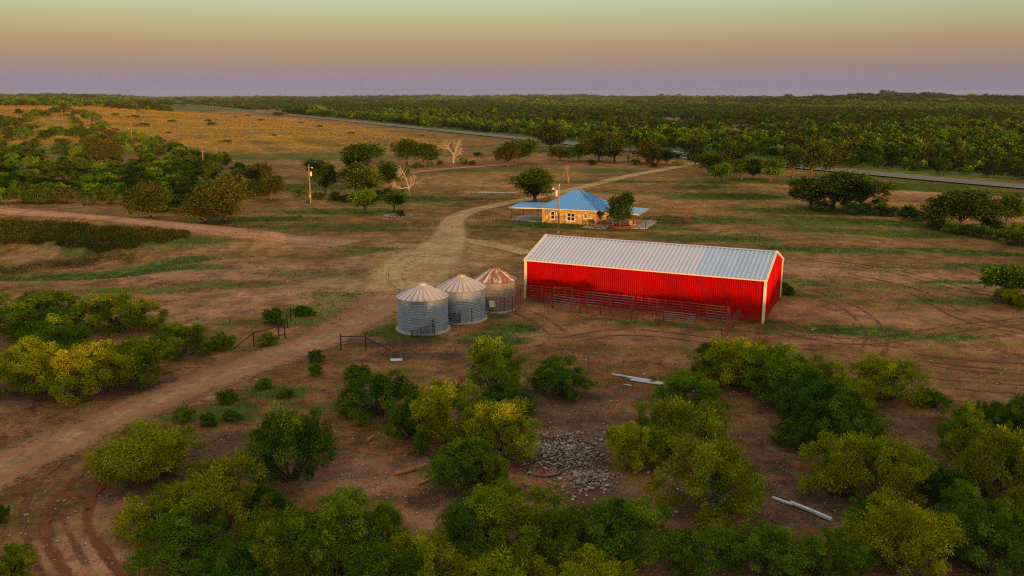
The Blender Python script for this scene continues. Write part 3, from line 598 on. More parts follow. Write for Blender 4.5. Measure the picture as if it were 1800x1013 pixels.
MIDB.sort()
for i, (px, py) in enumerate(MIDB):
    p = at(px, py); s = g.uniform(.7, 1.2); plant('pasture_shrub', SM[i % 4], p, s*1.3, s, s*.75, 'low undergrowth shrub among the pasture trees, %s from the left' % ORD[i], 'shrub', 'undergrowth among the pasture trees', seed=i)

# ---------------------------------------------------------------- the wood beyond the highway: front trees singly, the rest one mass
g = np.random.default_rng(5); k = 0
for i in range(70):
    y = 215+ i*7.5 + g.uniform(-2, 2); off = 15+g.uniform(0, 9); x = float(hwx(y))+off
    P = FAR[int(g.integers(5))] if y > 330 else (SM+TO)[int(g.integers(8))]; s = g.uniform(.85, 1.35)*(2.6/P['r']); hh = g.uniform(3.6, 6.2)/P['h']
    plant('roadside_tree', P, (x, y, tz(x, y)), s, s, hh, 'dark green tree in the front rank across the highway'+(', %s from the right' % ORD[i] if i < 24 else ', in its far part'), 'tree', 'front rank of the wood', seed=i, stem='trunk')
def instancer(name, pts, rot, scl, ind, protos, label):
    cl = bpy.data.collections.new(name+'_kinds')
    for j, P in enumerate(protos):
        o = bpy.data.objects.new('kind_%d' % j, P['crown']); cl.objects.link(o)
    me = bpy.data.meshes.new(name); me.vertices.add(len(pts)); me.vertices.foreach_set('co', np.asarray(pts, np.float32).ravel())
    for an, ty, arr in (('rot', 'FLOAT_VECTOR', rot), ('scl', 'FLOAT_VECTOR', scl)):
        a = me.attributes.new(an, ty, 'POINT'); a.data.foreach_set('vector', np.asarray(arr, np.float32).ravel())
    a = me.attributes.new('ind', 'INT', 'POINT'); a.data.foreach_set('value', np.asarray(ind, np.int32))
    o = obj(name, me); t = bpy.data.node_groups.new(name, 'GeometryNodeTree')
    t.interface.new_socket('Geometry', in_out='INPUT', socket_type='NodeSocketGeometry'); t.interface.new_socket('Geometry', in_out='OUTPUT', socket_type='NodeSocketGeometry')
    n = t.nodes; l = t.links; gi = n.new('NodeGroupInput'); go = n.new('NodeGroupOutput'); iop = n.new('GeometryNodeInstanceOnPoints'); ci = n.new('GeometryNodeCollectionInfo')
    ci.inputs['Collection'].default_value = cl; ci.inputs['Separate Children'].default_value = True; ci.inputs['Reset Children'].default_value = True
    def na(nm, ty):
        q = n.new('GeometryNodeInputNamedAttribute'); q.data_type = ty; q.inputs['Name'].default_value = nm; return q.outputs['Attribute']
    l.new(gi.outputs[0], iop.inputs['Points']); l.new(ci.outputs[0], iop.inputs['Instance']); iop.inputs['Pick Instance'].default_value = True
    l.new(na('ind', 'INT'), iop.inputs['Instance Index']); l.new(na('rot', 'FLOAT_VECTOR'), iop.inputs['Rotation']); l.new(na('scl', 'FLOAT_VECTOR'), iop.inputs['Scale']); l.new(iop.outputs[0], go.inputs[0])
    md = o.modifiers.new('scatter', 'NODES'); md.node_group = t; return tag(o, label, 'wood', kind='stuff')
def cells(y0, y1, sp, side, scale, keep):
    yy, xx = np.meshgrid(np.arange(y0, y1, sp), np.arange(-.72*y1, .72*y1, sp), indexing='ij'); x = (xx+g.uniform(-.45, .45, xx.shape)*sp).ravel(); y = (yy+g.uniform(-.45, .45, xx.shape)*sp).ravel()
    ok = (np.abs(x) < .72*y+30) & side(x, y) & (g.random(len(x)) < keep(x, y)); x, y = x[ok], y[ok]; return np.stack([x, y, terr(x, y)], 1), np.full(len(x), scale)
clear = lambda x, y: np.where(openland(x, y) > .5, .08, .95)*np.where((x < -.2*y) & (y > 1150) & (y < 3600), .55, 1)
A1 = cells(225, 900, 4.1, lambda x, y: x-hwx(y) > 24, .68, clear)
A2 = cells(900, 2000, 8.5, lambda x, y: (x-hwx(y) > 20) | ((y > 1150) & (hwx(y)-x > 190)), 1.35, clear)
A3 = cells(2000, 6900, 22, lambda x, y: y > 0, 2.9, clear)
A4 = cells(820, 1150, 9, lambda x, y: (hwx(y)-x > 150), 1.2, lambda x, y: .75*(np.abs(x) < 2e3))
pts = np.concatenate([a[0] for a in (A1, A2, A3, A4)]); sc = np.concatenate([a[1] for a in (A1, A2, A3, A4)])*np.exp(g.normal(0, .32, sum(len(a[0]) for a in (A1, A2, A3, A4))))*(1+.35*np.sin(pts[:, 0]/23+2*np.sin(pts[:, 1]/41)))
zs = np.where(sc > 2.1, .36, np.where(sc > 1.5, .7, .85))*sc*g.uniform(.75, 1.25, len(sc))
kindn = np.clip((1.5*np.sin(pts[:, 1]/(38+pts[:, 1]*.06)+pts[:, 0]/260+np.sin(pts[:, 0]/75))+g.normal(0, 1.0, len(sc))+1.9), 0, 4.4).round()
instancer('distant_wood', pts, np.stack([0*sc, 0*sc, g.uniform(0, 6.28, len(sc))], 1), np.stack([sc, sc, zs], 1), kindn.astype(int), FAR, 'endless green mesquite wood stretching from the highway to the horizon')
# brush line behind the viewpoint whose long evening shadow covers the near yard
n = 520; u = g.uniform(-170, 190, n); v = g.uniform(0, 16, n); sx, sy = SDIR.x, SDIR.y; hl = math.hypot(sx, sy); sx, sy = sx/hl, sy/hl
bx, by_ = sx*(52+v)-sy*u, sy*(52+v)+sx*u
sc = g.uniform(1.0, 1.35, n); zt = (8.1-.017*u+.40*np.sin(u/4.6)+.22*np.sin(u/2.1+1)+g.normal(0, .1, n))/FAR[0]['h']
instancer('shelter_belt', np.stack([bx, by_, terr(bx, by_)], 1), np.stack([0*sc, 0*sc, g.uniform(0, 6.28, n)], 1), np.stack([sc, sc, zt], 1), g.integers(0, 2, n), FAR, 'dense belt of mesquite trees standing behind the viewpoint')

# ---------------------------------------------------------------- red barn
def metal(name, c, rough=.45, metallic=.6, c2=None, scale=1.5, objrand=.12, streak=0.):
    m, n, l, p = mat(name); co = n.new('ShaderNodeTexCoord').outputs['Object']
    mp = n.new('ShaderNodeMapping'); l.new(co, mp.inputs[0]); mp.inputs['Scale'].default_value = (1, 1, .15) if streak else (1, 1, 1)
    f = nnoise(n, l, mp.outputs[0], scale, 6, .65); col = nramp(n, l, f, [(.35, c), (.7, c2 or tuple(v*.8 for v in c))])
    oi = n.new('ShaderNodeObjectInfo'); col = nmix(n, l, 1., col, nramp(n, l, oi.outputs['Random'], [(0, 1-objrand), (1, 1.)]), 'MULTIPLY')
    l.new(col, p.inputs['Base Color']); p.inputs['Roughness'].default_value = rough; p.inputs['Metallic'].default_value = metallic
    l.new(nbump(n, l, f, .006), p.inputs['Normal']); return m
M['barn_red'] = metal('barn_red_paint', (.45, .002, .002), .55, 0., (.39, .002, .002), .6, .05); M['barn_red'].node_tree.nodes['Principled BSDF'].inputs['Specular IOR Level'].default_value = .08
M['barn_trim'] = simple('white_trim_paint', (.80, .76, .68), .5, 0, .06)
M['barn_roof'] = metal('galvalume_roof', (.68, .71, .82), .45, .4, (.60, .64, .75), .5, .05)
M['barn_roof2'] = metal('bluer_roof_sheet', (.52, .66, .86), .42, .4, (.46, .60, .80), .5, .05)  # bluer tone for the sheets at the right end of the roof
_m = M['barn_red']; _n = _m.node_tree.nodes; _l = _m.node_tree.links; _p = _n['Principled BSDF']; _src = _p.inputs['Base Color'].links[0].from_socket
_tc = _n.new('ShaderNodeNewGeometry'); _sp = _n.new('ShaderNodeSeparateXYZ'); _l.new(_tc.outputs['Position'], _sp.inputs[0])
_f = nnoise(_n, _l, _tc.outputs['Position'], 1.6, 6, .7); _g = nnoise(_n, _l, _tc.outputs['Position'], .35, 4)
_d = nramp(_n, _l, nmath(_n, _l, 'ADD', nmath(_n, _l, 'MULTIPLY', _sp.outputs['Z'], .55), nmath(_n, _l, 'MULTIPLY', nmath(_n, _l, 'SUBTRACT', _f, .5), 1.6)), [(.06, .55), (.42, 0.)])
_c = nmix(_n, _l, _d, _src, (.22, .075, .04)); _c = nmix(_n, _l, 1., _c, nramp(_n, _l, _g, [(.4, .86), (.6, 1.06)]), 'MULTIPLY'); _l.new(_c, _p.inputs['Base Color'])
BA, BL, BW, BE, BR_ = -.430, 26.1, 12.1, 4.44, 6.28
barn = empty('metal_barn', (1.58, 94.1, 0), 'long red metal barn with a pale ribbed roof and white corner trim', 'barn', rz=BA)
def ribsheet(name, w, ln, ribs, amp, rw, mt, up=(0, 0, 1)):
    """sheet in x (w) and y (ln), ribs run along y"""
    xs_ = [0.]; zs_ = [0.]
    for k in range(ribs):
        c = (k+.5)*w/ribs
        for dx, z in ((-rw, 0), (-rw*.55, amp), (rw*.55, amp), (rw, 0)): xs_.append(c+dx); zs_.append(z)
    xs_.append(w); zs_.append(0.); mb = MB(); n = len(xs_)
    mb.v = [(x, y, z) for y in (0, ln) for x, z in zip(xs_, zs_)]; mb.f = [(i, i+1, n+i+1, n+i) for i in range(n-1)]
    m = bpy.data.meshes.new(name); m.from_pydata(mb.v, [], mb.f); m.materials.append(mt); m.update(); return m
core = MB().box((BL/2, BW/2, BE/2-.03), (BL-.12, BW-.12, BE-.06)).build('inner_wall', M['barn_red'], barn)
NS = 29; sw = BL/NS; wallm = ribsheet('wall_sheet', sw, BE-.02, 4, .028, .045, M['barn_red'])
for side in (0, 1):
    for k in range(NS):
        o = obj('wall_sheet', wallm, barn); o.matrix_local = (Matrix.Translation((k*sw, 0, 0)) @ Matrix.Rotation(math.pi/2, 4, 'X')) if side == 0 else (Matrix.Translation(((k+1)*sw, BW, 0)) @ Matrix.Rotation(math.pi, 4, 'Z') @ Matrix.Rotation(math.pi/2, 4, 'X'))
rise = BR_-BE; sl = math.hypot(BW/2+.22, rise*(BW/2+.22)/(BW/2)); sa = math.atan2(rise, BW/2); rsw = (BL+.3)/NS
rm1 = ribsheet('roof_sheet', rsw, sl, 2, .055, .07, M['barn_roof']); rm2 = ribsheet('roof_sheet', rsw, sl, 2, .055, .07, M['barn_roof2'])
ez = BE-.22*math.tan(sa)+.07
for side in (0, 1):
    for k in range(NS):
        o = obj('roof_sheet', rm2 if k >= 21 and side == 0 else rm1, barn)
        if k >= 21 and side == 0: o['label'] = 'bluer roof sheet'
        o.matrix_local = (Matrix.Translation((k*rsw-.15, -.22, ez)) @ Matrix.Rotation(sa, 4, 'X')) if side == 0 else (Matrix.Translation(((k+1)*rsw-.15, BW+.22, ez)) @ Matrix.Rotation(math.pi, 4, 'Z') @ Matrix.Rotation(sa, 4, 'X'))
for x, sgn in ((-.005, -1), (BL+.005, 1)):         # gables, ribbed
    mb = MB(); n = 40; prof = []
    for k in range(n):
        y0 = BW*k/n; w_ = BW/n
        for t, d in ((0, 0), (.3, 0), (.42, .028), (.58, .028), (.7, 0)): prof.append((y0+t*w_, d))
    prof.append((BW, 0)); top = lambda y: BE+rise*(1-abs(y-BW/2)/(BW/2))
    vs = [(x+sgn*d, y, 0) for y, d in prof]+[(x+sgn*d, y, top(y)) for y, d in prof]; q = len(prof)
    mb.add(vs, [(i, i+1, q+i+1, q+i) for i in range(q-1)]); mb.build('gable_wall', M['barn_red'], barn)
    for s_ in (0, 1):                               # rake trim
        a = Vector((x+sgn*.10, -.24 if s_ == 0 else BW+.24, ez+.01)); b = Vector((x+sgn*.10, BW/2, ez+(BW/2+.22)*math.tan(sa)+.03))
        d = b-a; mb = MB(); up_ = Vector((0, 0, .16)); wv = Vector((.10, 0, 0)); vs = [a-up_-wv, a-up_+wv, a+wv*1+Vector((0, 0, .06)), a-wv+Vector((0, 0, .06))]; vs += [v+d for v in vs]
        mb.add(vs, [(0, 1, 2, 3), (7, 6, 5, 4), (0, 4, 5, 1), (1, 5, 6, 2), (2, 6, 7, 3), (3, 7, 4, 0)]); mb.build('rake_trim', M['barn_trim'], barn)
for x in (0, BL):
    for y in (0, BW): MB().box((x+(-.02 if x == 0 else .02), y+(-.02 if y == 0 else .02), BE/2-.01), (.26, .26, BE-.02)).build('corner_trim', M['barn_trim'], barn)
for y in (-.25, BW+.25): MB().box((BL/2, y, ez-.05), (BL+.3, .06, .13)).build('eave_trim', M['barn_trim'], barn)
mb = MB(); zt_ = ez+(BW/2+.22)*math.tan(sa)+.06
mb.add([(-.16, BW/2-.25, zt_-.075), (-.16, BW/2, zt_), (-.16, BW/2+.25, zt_-.075), (BL+.16, BW/2-.25, zt_-.075), (BL+.16, BW/2, zt_), (BL+.16, BW/2+.25, zt_-.075)], [(0, 1, 4, 3), (1, 2, 5, 4)]).build('ridge_cap', M['barn_roof'], barn)
def bw(u, v, z=0):                                  # barn local -> world
    c, s = math.cos(BA), math.sin(BA); return Vector((1.58+u*c-v*s, 94.1+u*s+v*c, z))

# ---------------------------------------------------------------- grain bins
M['galv'] = metal('galvanised_wall', (.31, .39, .50), .5, .3, (.25, .32, .41), 2.2, .14, 1)
M['galv_rust'] = metal('weathered_galvanised_wall', (.36, .38, .42), .6, .25, (.27, .19, .15), 2.2, .2, 1)
M['bin_roof'] = metal('bin_roof_sheet', (.60, .57, .60), .5, .35, (.50, .46, .48), 1.5, .1)
M['rust'] = simple('rusty_sheet', (.24, .075, .04), .85, 0, .35, 6, .01, objrand=.3)
M['concrete'] = simple('pale_concrete', (.52, .48, .43), .9, 0, .15, 2, .01)
M['dark_pipe'] = simple('dark_pipe', (.045, .035, .035), .7, .3)
M['red_pipe'] = simple('red_oxide_pipe', (.33, .050, .042), .6, .1, .25, 4)
M['rust_pipe'] = simple('rusty_pipe', (.20, .055, .035), .8, .1, .35, 4)
M['grey_pipe'] = simple('galvanised_pipe', (.27, .24, .22), .55, .4)
def rust_roof():
    m, n, l, p = mat('blotchy_rust_roof'); co = n.new('ShaderNodeTexCoord').outputs['Object']; oi = n.new('ShaderNodeObjectInfo')
    mp = n.new('ShaderNodeMapping'); l.new(co, mp.inputs[0]); mp.inputs['Scale'].default_value = (.5, 3, 1); cb = n.new('ShaderNodeCombineXYZ'); l.new(nmath(n, l, 'MULTIPLY', oi.outputs['Random'], 40.), cb.inputs[2]); l.new(cb.outputs[0], mp.inputs['Location'])
    f = nnoise(n, l, mp.outputs[0], 2.0, 6, .7); k = nmath(n, l, 'ADD', f, nmath(n, l, 'MULTIPLY', nmath(n, l, 'SUBTRACT', oi.outputs['Random'], .5), .28))
    c = nmix(n, l, nramp(n, l, k, [(.47, 0.), (.56, 1.)]), (.60, .55, .56), nramp(n, l, f, [(.4, (.17, .05, .025)), (.6, (.34, .12, .06))]))
    l.new(c, p.inputs['Base Color']); p.inputs['Roughness'].default_value = .7; p.inputs['Metallic'].default_value = .15; return m
M['rust_roof'] = rust_roof()
def bin_wall(r, hh, a, waves=5, n=8):
    V = []; Fs = []; m = waves*6
    for i in range(m+1):
        z = hh*i/m; rr = r+.022*math.sin(2*math.pi*waves*i/m)
        for k in range(n+1): t = a*k/n; V.append((rr*math.cos(t), rr*math.sin(t), z))
    q = n+1; Fs = [(i*q+k, i*q+k+1, (i+1)*q+k+1, (i+1)*q+k) for i in range(m) for k in range(n)]
    return V, Fs
def grain_bin(c, r, eave, top, label, rusty, seed):
    g = np.random.default_rng(seed); o = empty('grain_bin', (c[0], c[1], 0), label, 'grain bin', 'grain bins')
    MB().tube([(0, 0, -.1), (0, 0, .12)], [r+.28, r+.24], 36).build('base_slab', M['concrete'], o)
    rings = 4; rh = (eave-.1)/rings; V, Fs = bin_wall(r, rh-.012, 2*math.pi/7-.006)
    wm = rawmesh('wall_sheet', V, Fs, M['galv_rust' if rusty else 'galv'], True)
    for k in range(rings):
        for j in range(7): obj('wall_sheet', wm, o, (0, 0, .11+k*rh), 2*math.pi*(j+.5*(k % 2))/7+seed*.4)
    for k in range(1, rings): MB().tube([((r+.02)*math.cos(t), (r+.02)*math.sin(t), .104+k*rh) for t in np.linspace(0, 2*math.pi, 49)], .022, 4, False).build('ring_seam', M['galv_rust' if rusty else 'galv'], o)
    n = 26; ro = r+.14; ri = .38; zt = top-.12; a = 2*math.pi/n; V = []
    MB().tube([(0, 0, eave-.05), (0, 0, zt-.03)], [ro-.03, ri], 52).build('dark_under_cone', M['dark_pipe'], o)  # dark cone added under the panels so their gaps show as dark seams
    for rr, z in ((ro, eave-.02), (ri, zt)):
        for t, dz, in ((.025, .05), (.06, .05), (.09, 0), (.5, .012), (.91, 0), (.94, .05), (.975, .05)): V.append((rr*math.cos(a*t), rr*math.sin(a*t), z+dz*(1 if rr > 1 else .5)))
    Fs = [(i, i+1, 8+i, 7+i) for i in range(6)]; pm = rawmesh('roof_panel', V, Fs, M['bin_roof']); pr = rawmesh('roof_panel', V, Fs, M['rust_roof'])
    for k in range(n):
        ru = rusty; q = obj('roof_panel', pr if ru else pm, o, None, a*k+.05)
    MB().tube([(ro*math.cos(t), ro*math.sin(t), eave-.03) for t in np.linspace(0, 2*math.pi, 53)], .028, 4, False).build('eave_ring', M['rust' if rusty else 'galv_rust'], o)
    MB().tube([(0, 0, zt-.03), (0, 0, zt+.09), (0, 0, zt+.16)], [ri+.06, ri+.06, ri*.6], 20).build('roof_cap', M['rust'] if rusty else M['bin_roof'], o)
    if seed > 1:
        for k in range(5): t = k*1.3+seed; MB().box((ri*.8*math.cos(t), ri*.8*math.sin(t), zt+.2), (.12, .08, .12)).build('cap_clip', M['rust'], o)
    # vertical bolted seam, access door and ladder post
    f = math.radians(-62); MB().tube([((r+.07)*math.cos(f), (r+.07)*math.sin(f), .15), ((r+.07)*math.cos(f), (r+.07)*math.sin(f), 1.55)], .035, 5).build('door_post', M['dark_pipe'], o)
    f = math.radians(-80); mm = Matrix.Rotation(f+math.pi/2, 3, 'Z'); MB().box(((r+.03)*math.cos(f), (r+.03)*math.sin(f), .95), (.85, .06, 1.3), mm).build('access_door', M['galv_rust' if rusty else 'galv'], o)
    return o
BIN = [((-8.75, 81.2), 2.45, 3.33, 4.55), ((-5.2, 85.3), 2.42, 3.3, 4.55), ((-1.85, 89.6), 2.2, 3.2, 4.5)]
for (c, r_, e_, t_), lb, ru, sd in zip(BIN, ('silver grain bin nearest the dirt road with a gate leaning on it', 'middle silver grain bin of the three', 'weathered grain bin with rust striped roof nearest the barn'), (0, 0, 1), (1, 2, 3)): grain_bin(c, r_, e_, t_, lb, ru, sd)

# ---------------------------------------------------------------- pipe gates, panels, fences
def panel(name, a, b, z0, z1, rails, label, cat='livestock panel', mt='red_pipe', rr=.036, uprights=3, group=None, posts=True, pr=.05, railmat=None):
    """rails between two ground points, end posts, and thin uprights, each a part"""
    a, b = Vector(a), Vector(b); o = empty(name, a, label, cat, group); d = b-a
    for k in range(rails): z = z0+(z1-z0)*k/(rails-1); MB().tube([(0, 0, z), d+Vector((0, 0, z))], rr, 5).build('rail', M[railmat or mt], o)
    for k in range(uprights+2):
        t = k/(uprights+1); end = k in (0, uprights+1); q = d*t
        MB().tube([q+Vector((0, 0, -.1 if end and posts else z0)), q+Vector((0, 0, z1+(.06 if end and posts else 0)))], pr if end else rr*1.1, 6).build('post' if end else 'upright', M[mt], o)
    return o
fr = [3.1 + k for k in (0,)]; G = 'corral panels before the barn'
# back line close to the barn wall
us = [.4, 2.4, 5.2, 7.6, 10.4, 13.0, 15.6, 18.2, 20.8, 23.2]
names = ['at the white corner trim', 'second from the white corner trim', 'below the slanted gate brace', 'pale railed, right of the slanted brace', 'pale railed, fifth from the corner', 'sixth from the corner', 'seventh from the corner', 'eighth from the corner', 'pale railed, at the open end']
for i in range(9): panel('corral_fence', bw(us[i]+.04, -1.0-.11*i), bw(us[i+1]-.04, -1.0-.11*(i+1)), .35, 1.75, 6, 'back corral panel against the barn wall, '+names[i], group=G, uprights=2, railmat='grey_pipe' if i in (3, 4, 8) else None)
# front line
pf = [(957, 539), (972, 543), (1019, 551), (1055.5, 554), (1109, 560.5), (1165.6, 566), (1222, 572)]
nm2 = ['short red front corral panel at the bins end', 'grey railed front gate of the corral near the bins', 'red front corral panel, third from the bins', 'red front corral panel, fourth from the bins', 'red front corral panel, fifth from the bins', 'white railed front gate at the right of the corral']
for i in range(6):
    a, b = at(*pf[i]), at(*pf[i+1]); d = (b-a).normalized()*.05; panel('corral_fence' if i not in (1, 5) else 'corral_gate', a+d, b-d, .18, 1.5 if i != 5 else 1.1, 6 if i != 5 else 5, nm2[i], group=G, uprights=2, railmat='grey_pipe' if i in (1, 5) else None)
panel('corral_gate', at(1280, 583), bw(22.9, -2.05), .2, 1.9, 7, 'red end gate closing the corral alley near the barn corner', 'gate', group=G, uprights=2, pr=.07)
o = panel('corral_archway', bw(4.6, -3.0), bw(6.6, -2.6), 1.5, 2.3, 2, 'tall red gate frame with slanted top brace in the corral', 'gate frame', uprights=0)
panel('pipe_fence', at(1306, 560), at(1268, 606), .25, 1.55, 6, 'rusty pipe panel running from the corral end toward the shrubs', 'fence', 'rust_pipe', uprights=3)
a = at(906, 553); panel('pipe_fence', a, a+Vector((.6, 3.6, 0)), .25, 2.0, 6, 'rust red panel leaning beside the weathered grain bin', 'fence', 'rust_pipe', uprights=1)
b2 = Vector((-1.85, 89.6, 0))
panel('feeder_rack', b2+Vector((-.55, -2.75, 0)), b2+Vector((1.9, -2.1, 0)), .3, 1.7, 4, 'rusty feeder rack standing against the weathered bin', 'rack', 'rust_pipe', uprights=5, rr=.022)
o = MB().box((0, 0, .28), (.5, .35, .55)).box((.0, -.02, .6), (.56, .4, .08)).build('feed_box', M['barn_trim']); o.location = b2+Vector((-.3, -2.62, .75)); tag(o, 'small white box fixed on the rusty feeder rack', 'box'); MB().box((.34, .05, .25), (.18, .3, .5)).build('side_panel', simple('yellowed_plastic', (.6, .42, .2)), o)
M['bin_gate'] = M['dark_pipe']
a = at(721, 592); b = at(764, 592); a.y -= .1; o = panel('leaning_gate', a, Vector((b.x, b.y-.1, 0)), .12, .15, 2, 'dark pipe gate leaning at a slant on the nearest bin', 'gate', 'dark_pipe', uprights=0)
for ch in list(o.children): bpy.data.objects.remove(ch)
d = Vector((b.x-a.x, 0, 0))
for k in range(6): MB().tube([(0, 0, .06+.1*k), d+Vector((0, .12, .30+.19*k))], .026, 5).build('rail', M['dark_pipe'], o)
for t in (.1, .45, 1.): MB().tube([d*t+Vector((0, .1*t, .0)), d*t+Vector((0, .12*t, .56+.70*t))], .034, 5).build('upright', M['dark_pipe'], o)
panel('pipe_fence', (-6.6, 82.45, 0), (-5.2, 82.7, 0), .2, 1.1, 5, 'short dark panel bridging the two silver bins', 'fence', 'dark_pipe', uprights=0)
def bar(name, parts, label, cat='fence', mt='dark_pipe', r=.06):
    """parts: (name, [(px, py, height)...])"""
    base = at(*parts[0][1][0][:2]); o = empty(name, base, label, cat)
    for nm, pl in parts:
        pts = [at(x, y)+Vector((0, 0, z))-base for x, y, z in pl]; MB().tube(pts, r if nm == 'post' else r*.8, 6).build(nm, M[mt], o)
    return o
def P_(x, y, h): return ('post', [(x, y, -.1), (x, y, h)])
bar('pipe_fence', [P_(446.6, 609, 1.35), ('brace', [(411, 613, .0), (446.6, 609, 1.25)]), ('rail', [(446.6, 609, 1.25), (490, 597, 1.28)])], 'dark pipe post with sloping braces left of the dirt road')
bar('braced_gate_posts', [P_(490.3, 597, 1.4), P_(501.5, 596, 1.4), ('rail', [(490.3, 597, 1.2), (501.5, 596, 1.2)]), ('rail', [(490.3, 597, .42), (501.5, 596, .42)])], 'pair of dark posts joined by two rails left of the road')
bar('pipe_fence', [P_(505.3, 576, 1.4), P_(511.5, 566, 1.5), ('rail', [(511.5, 566, 1.2), (520, 560, .95)]), P_(520, 560, 1.0)], 'dark posts with a short brace behind the braced gate posts')
bar('pipe_fence', [P_(599.7, 617, 1.6), P_(643.4, 616.5, 1.5), ('rail', [(599.7, 617, 1.35), (643.4, 616.5, 1.3)]), ('brace', [(643.4, 616.5, 1.25), (688, 618, .05)])], 'dark pipe fence end right of the road below the bins')
# sagging wire fence with thin stakes
wp = [(690, 612), (745, 614), (800, 618), (860, 628), (930, 636), (975, 641), (1034, 656), (1095, 660), (1158, 664), (1216, 664), (1262, 662)]
o = empty('wire_fence', at(*wp[0]), 'thin wire mesh fence on stakes across the yard behind the shrubs', 'fence'); base = at(*wp[0])
for x, y in wp: q = at(x, y)-base; MB().tube([q, q+Vector((0, 0, 1.35))], .028, 5).build('stake', M['rust_pipe'], o)
mb = MB()
for (x0, y0), (x1, y1) in zip(wp[:-1], wp[1:]):
    a, b = at(x0, y0)-base, at(x1, y1)-base
    for z in (.1, .3, .5, .72, .95, 1.2): mb.tube([a+Vector((0, 0, z)), a.lerp(b, .5)+Vector((0, 0, z-.03)), b+Vector((0, 0, z))], .006, 3, False)
    n = int((b-a).length/.32)
    for k in range(1, n): q = a.lerp(b, k/n); mb.tube([q+Vector((0, 0, .08)), q+Vector((0, 0, 1.18))], .005, 3, False)
tag(mb.build('wire_mesh', M['rust_pipe'], o), kind='stuff')

# ---------------------------------------------------------------- stone house
def stone_mat():
    m, n, l, p = mat('sandstone_rubble'); co = n.new('ShaderNodeTexCoord').outputs['Object']
    def vor(feat):
        v = n.new('ShaderNodeTexVoronoi'); v.feature = feat; v.inputs['Scale'].default_value = 1.7; l.new(co, v.inputs['Vector']); return v
    v1 = vor('F1'); v2 = vor('DISTANCE_TO_EDGE'); s = n.new('ShaderNodeSeparateColor'); l.new(v1.outputs['Color'], s.inputs[0])
    c = nramp(n, l, s.outputs[0], [(.0, (.13, .075, .035)), (.25, (.46, .27, .09)), (.6, (.82, .50, .10)), (.82, (.84, .58, .16)), (1, (.20, .11, .06))])
    c = nmix(n, l, nmath(n, l, 'MULTIPLY', nnoise(n, l, co, 6, 5), .5), c, (.46, .30, .12)); c = nmix(n, l, nramp(n, l, v2.outputs['Distance'], [(.02, 1.), (.07, 0.)]), c, (.34, .27, .18))
    l.new(c, p.inputs['Base Color']); p.inputs['Roughness'].default_value = .9; l.new(nbump(n, l, nramp(n, l, v2.outputs['Distance'], [(0, 0.), (.12, 1.)]), .05), p.inputs['Normal']); return m
M['stone'] = stone_mat()
M['house_roof'] = metal('sky_tinted_metal_roof', (.11, .40, .86), .30, .15, (.09, .35, .80), .4, .04)  # base colour carries the blue of the sky reflected in the metal
M['window_white'] = simple('white_window_frame', (.78, .76, .72), .5, 0, .05)
m_, n_m, l_m, p_m = mat('dark_window_glass'); p_m.inputs['Base Color'].default_value = (.02, .022, .028, 1); p_m.inputs['Roughness'].default_value = .12; M['glass'] = m_
M['red_door'] = simple('red_wood', (.32, .05, .03), .6)
HO = Vector((5.4, 152.6, 0)); HA = -.366; house = empty('stone_house', HO, 'stone farmhouse with a sky-tinted blue metal hip roof and open porches', 'house', rz=HA)
def hw_(u, v, z=0): c, s = math.cos(HA), math.sin(HA); return Vector((HO.x+u*c-v*s, HO.y+u*s+v*c, z))
HWD, HDP, HEV, HAP = 10.0, 9.6, 2.7, 5.75
def wall_with(u0, u1, z1, ops, v0, th):
    """front wall pieces around window openings (u, w, z, h)"""
    mb = MB(); u = u0
    for (c, w, z, h) in ops:
        mb.box(((u+c-w/2)/2, v0, z1/2), (c-w/2-u, th, z1)); mb.box((c, v0, z/2), (w, th, z)); mb.box((c, v0, (z+h+z1)/2), (w, th, z1-z-h)); u = c+w/2
    mb.box(((u+u1)/2, v0, z1/2), (u1-u, th, z1)); return mb
OPS = [(2.0, .80, .75, 1.45), (5.4, 1.5, .62, 1.45), (8.1, .72, 1.25, .78)]
fw = wall_with(0, HWD, HEV, OPS, .15, .30).build('front_wall', M['stone'], house)
SOP = [(2.3, .9, .05, 2.05), (6., 1.1, .75, 1.2)]
sw_ = wall_with(.3, HDP-.3, HEV, SOP, 0, .30).build('side_wall', M['stone'], house); sw_.matrix_local = Matrix.Translation((HWD-.15, 0, 0)) @ Matrix.Rotation(math.pi/2, 4, 'Z')
MB().box((.15, HDP/2, HEV/2), (.30, HDP-.6, HEV)).build('side_wall', M['stone'], house); MB().box((HWD/2, HDP-.15, HEV/2), (HWD, .3, HEV)).build('back_wall', M['stone'], house)
def window(c, w, z, h, cols, rows, mtx=None):
    o = obj('window', MB().box((c, .2, z+h/2), (w, .03, h)).mesh('window', M['glass']), house)
    if mtx: o.matrix_local = mtx
    fr = MB(); t = .09
    for du, ww, dz, hh in ((0, w+.02, 0, t), (0, w+.02, h-t, t), (-w/2+t/2, t, t, h-2*t), (w/2-t/2, t, t, h-2*t)): fr.box((c+du, .06, z+dz+hh/2), (ww, .16, hh))
    fr.build('frame', M['window_white'], o)
    for k in range(1, cols): MB().box((c-w/2+w*k/cols, .12, z+h/2), (.11 if cols == 2 else .06, .08, h-2*t)).build('mullion', M['window_white'], o)
    for k in range(1, rows): MB().box((c, .10, z+h*k/rows), (w-2*t, .06, .09)).build('muntin', M['window_white'], o)
    MB().box((c, -.03, z-.05), (w+.16, .16, .08)).build('sill', M['window_white'], o)
for (c, w, z, h), cols in zip(OPS, (1, 2, 1)): window(c, w, z, h, cols, 2)
door = obj('door', MB().box((2.3, -.04, 1.07), (.88, .06, 2.0)).mesh('door', M['red_door']), house); door.matrix_local = Matrix.Translation((HWD-.15, 0, 0)) @ Matrix.Rotation(math.pi/2, 4, 'Z')
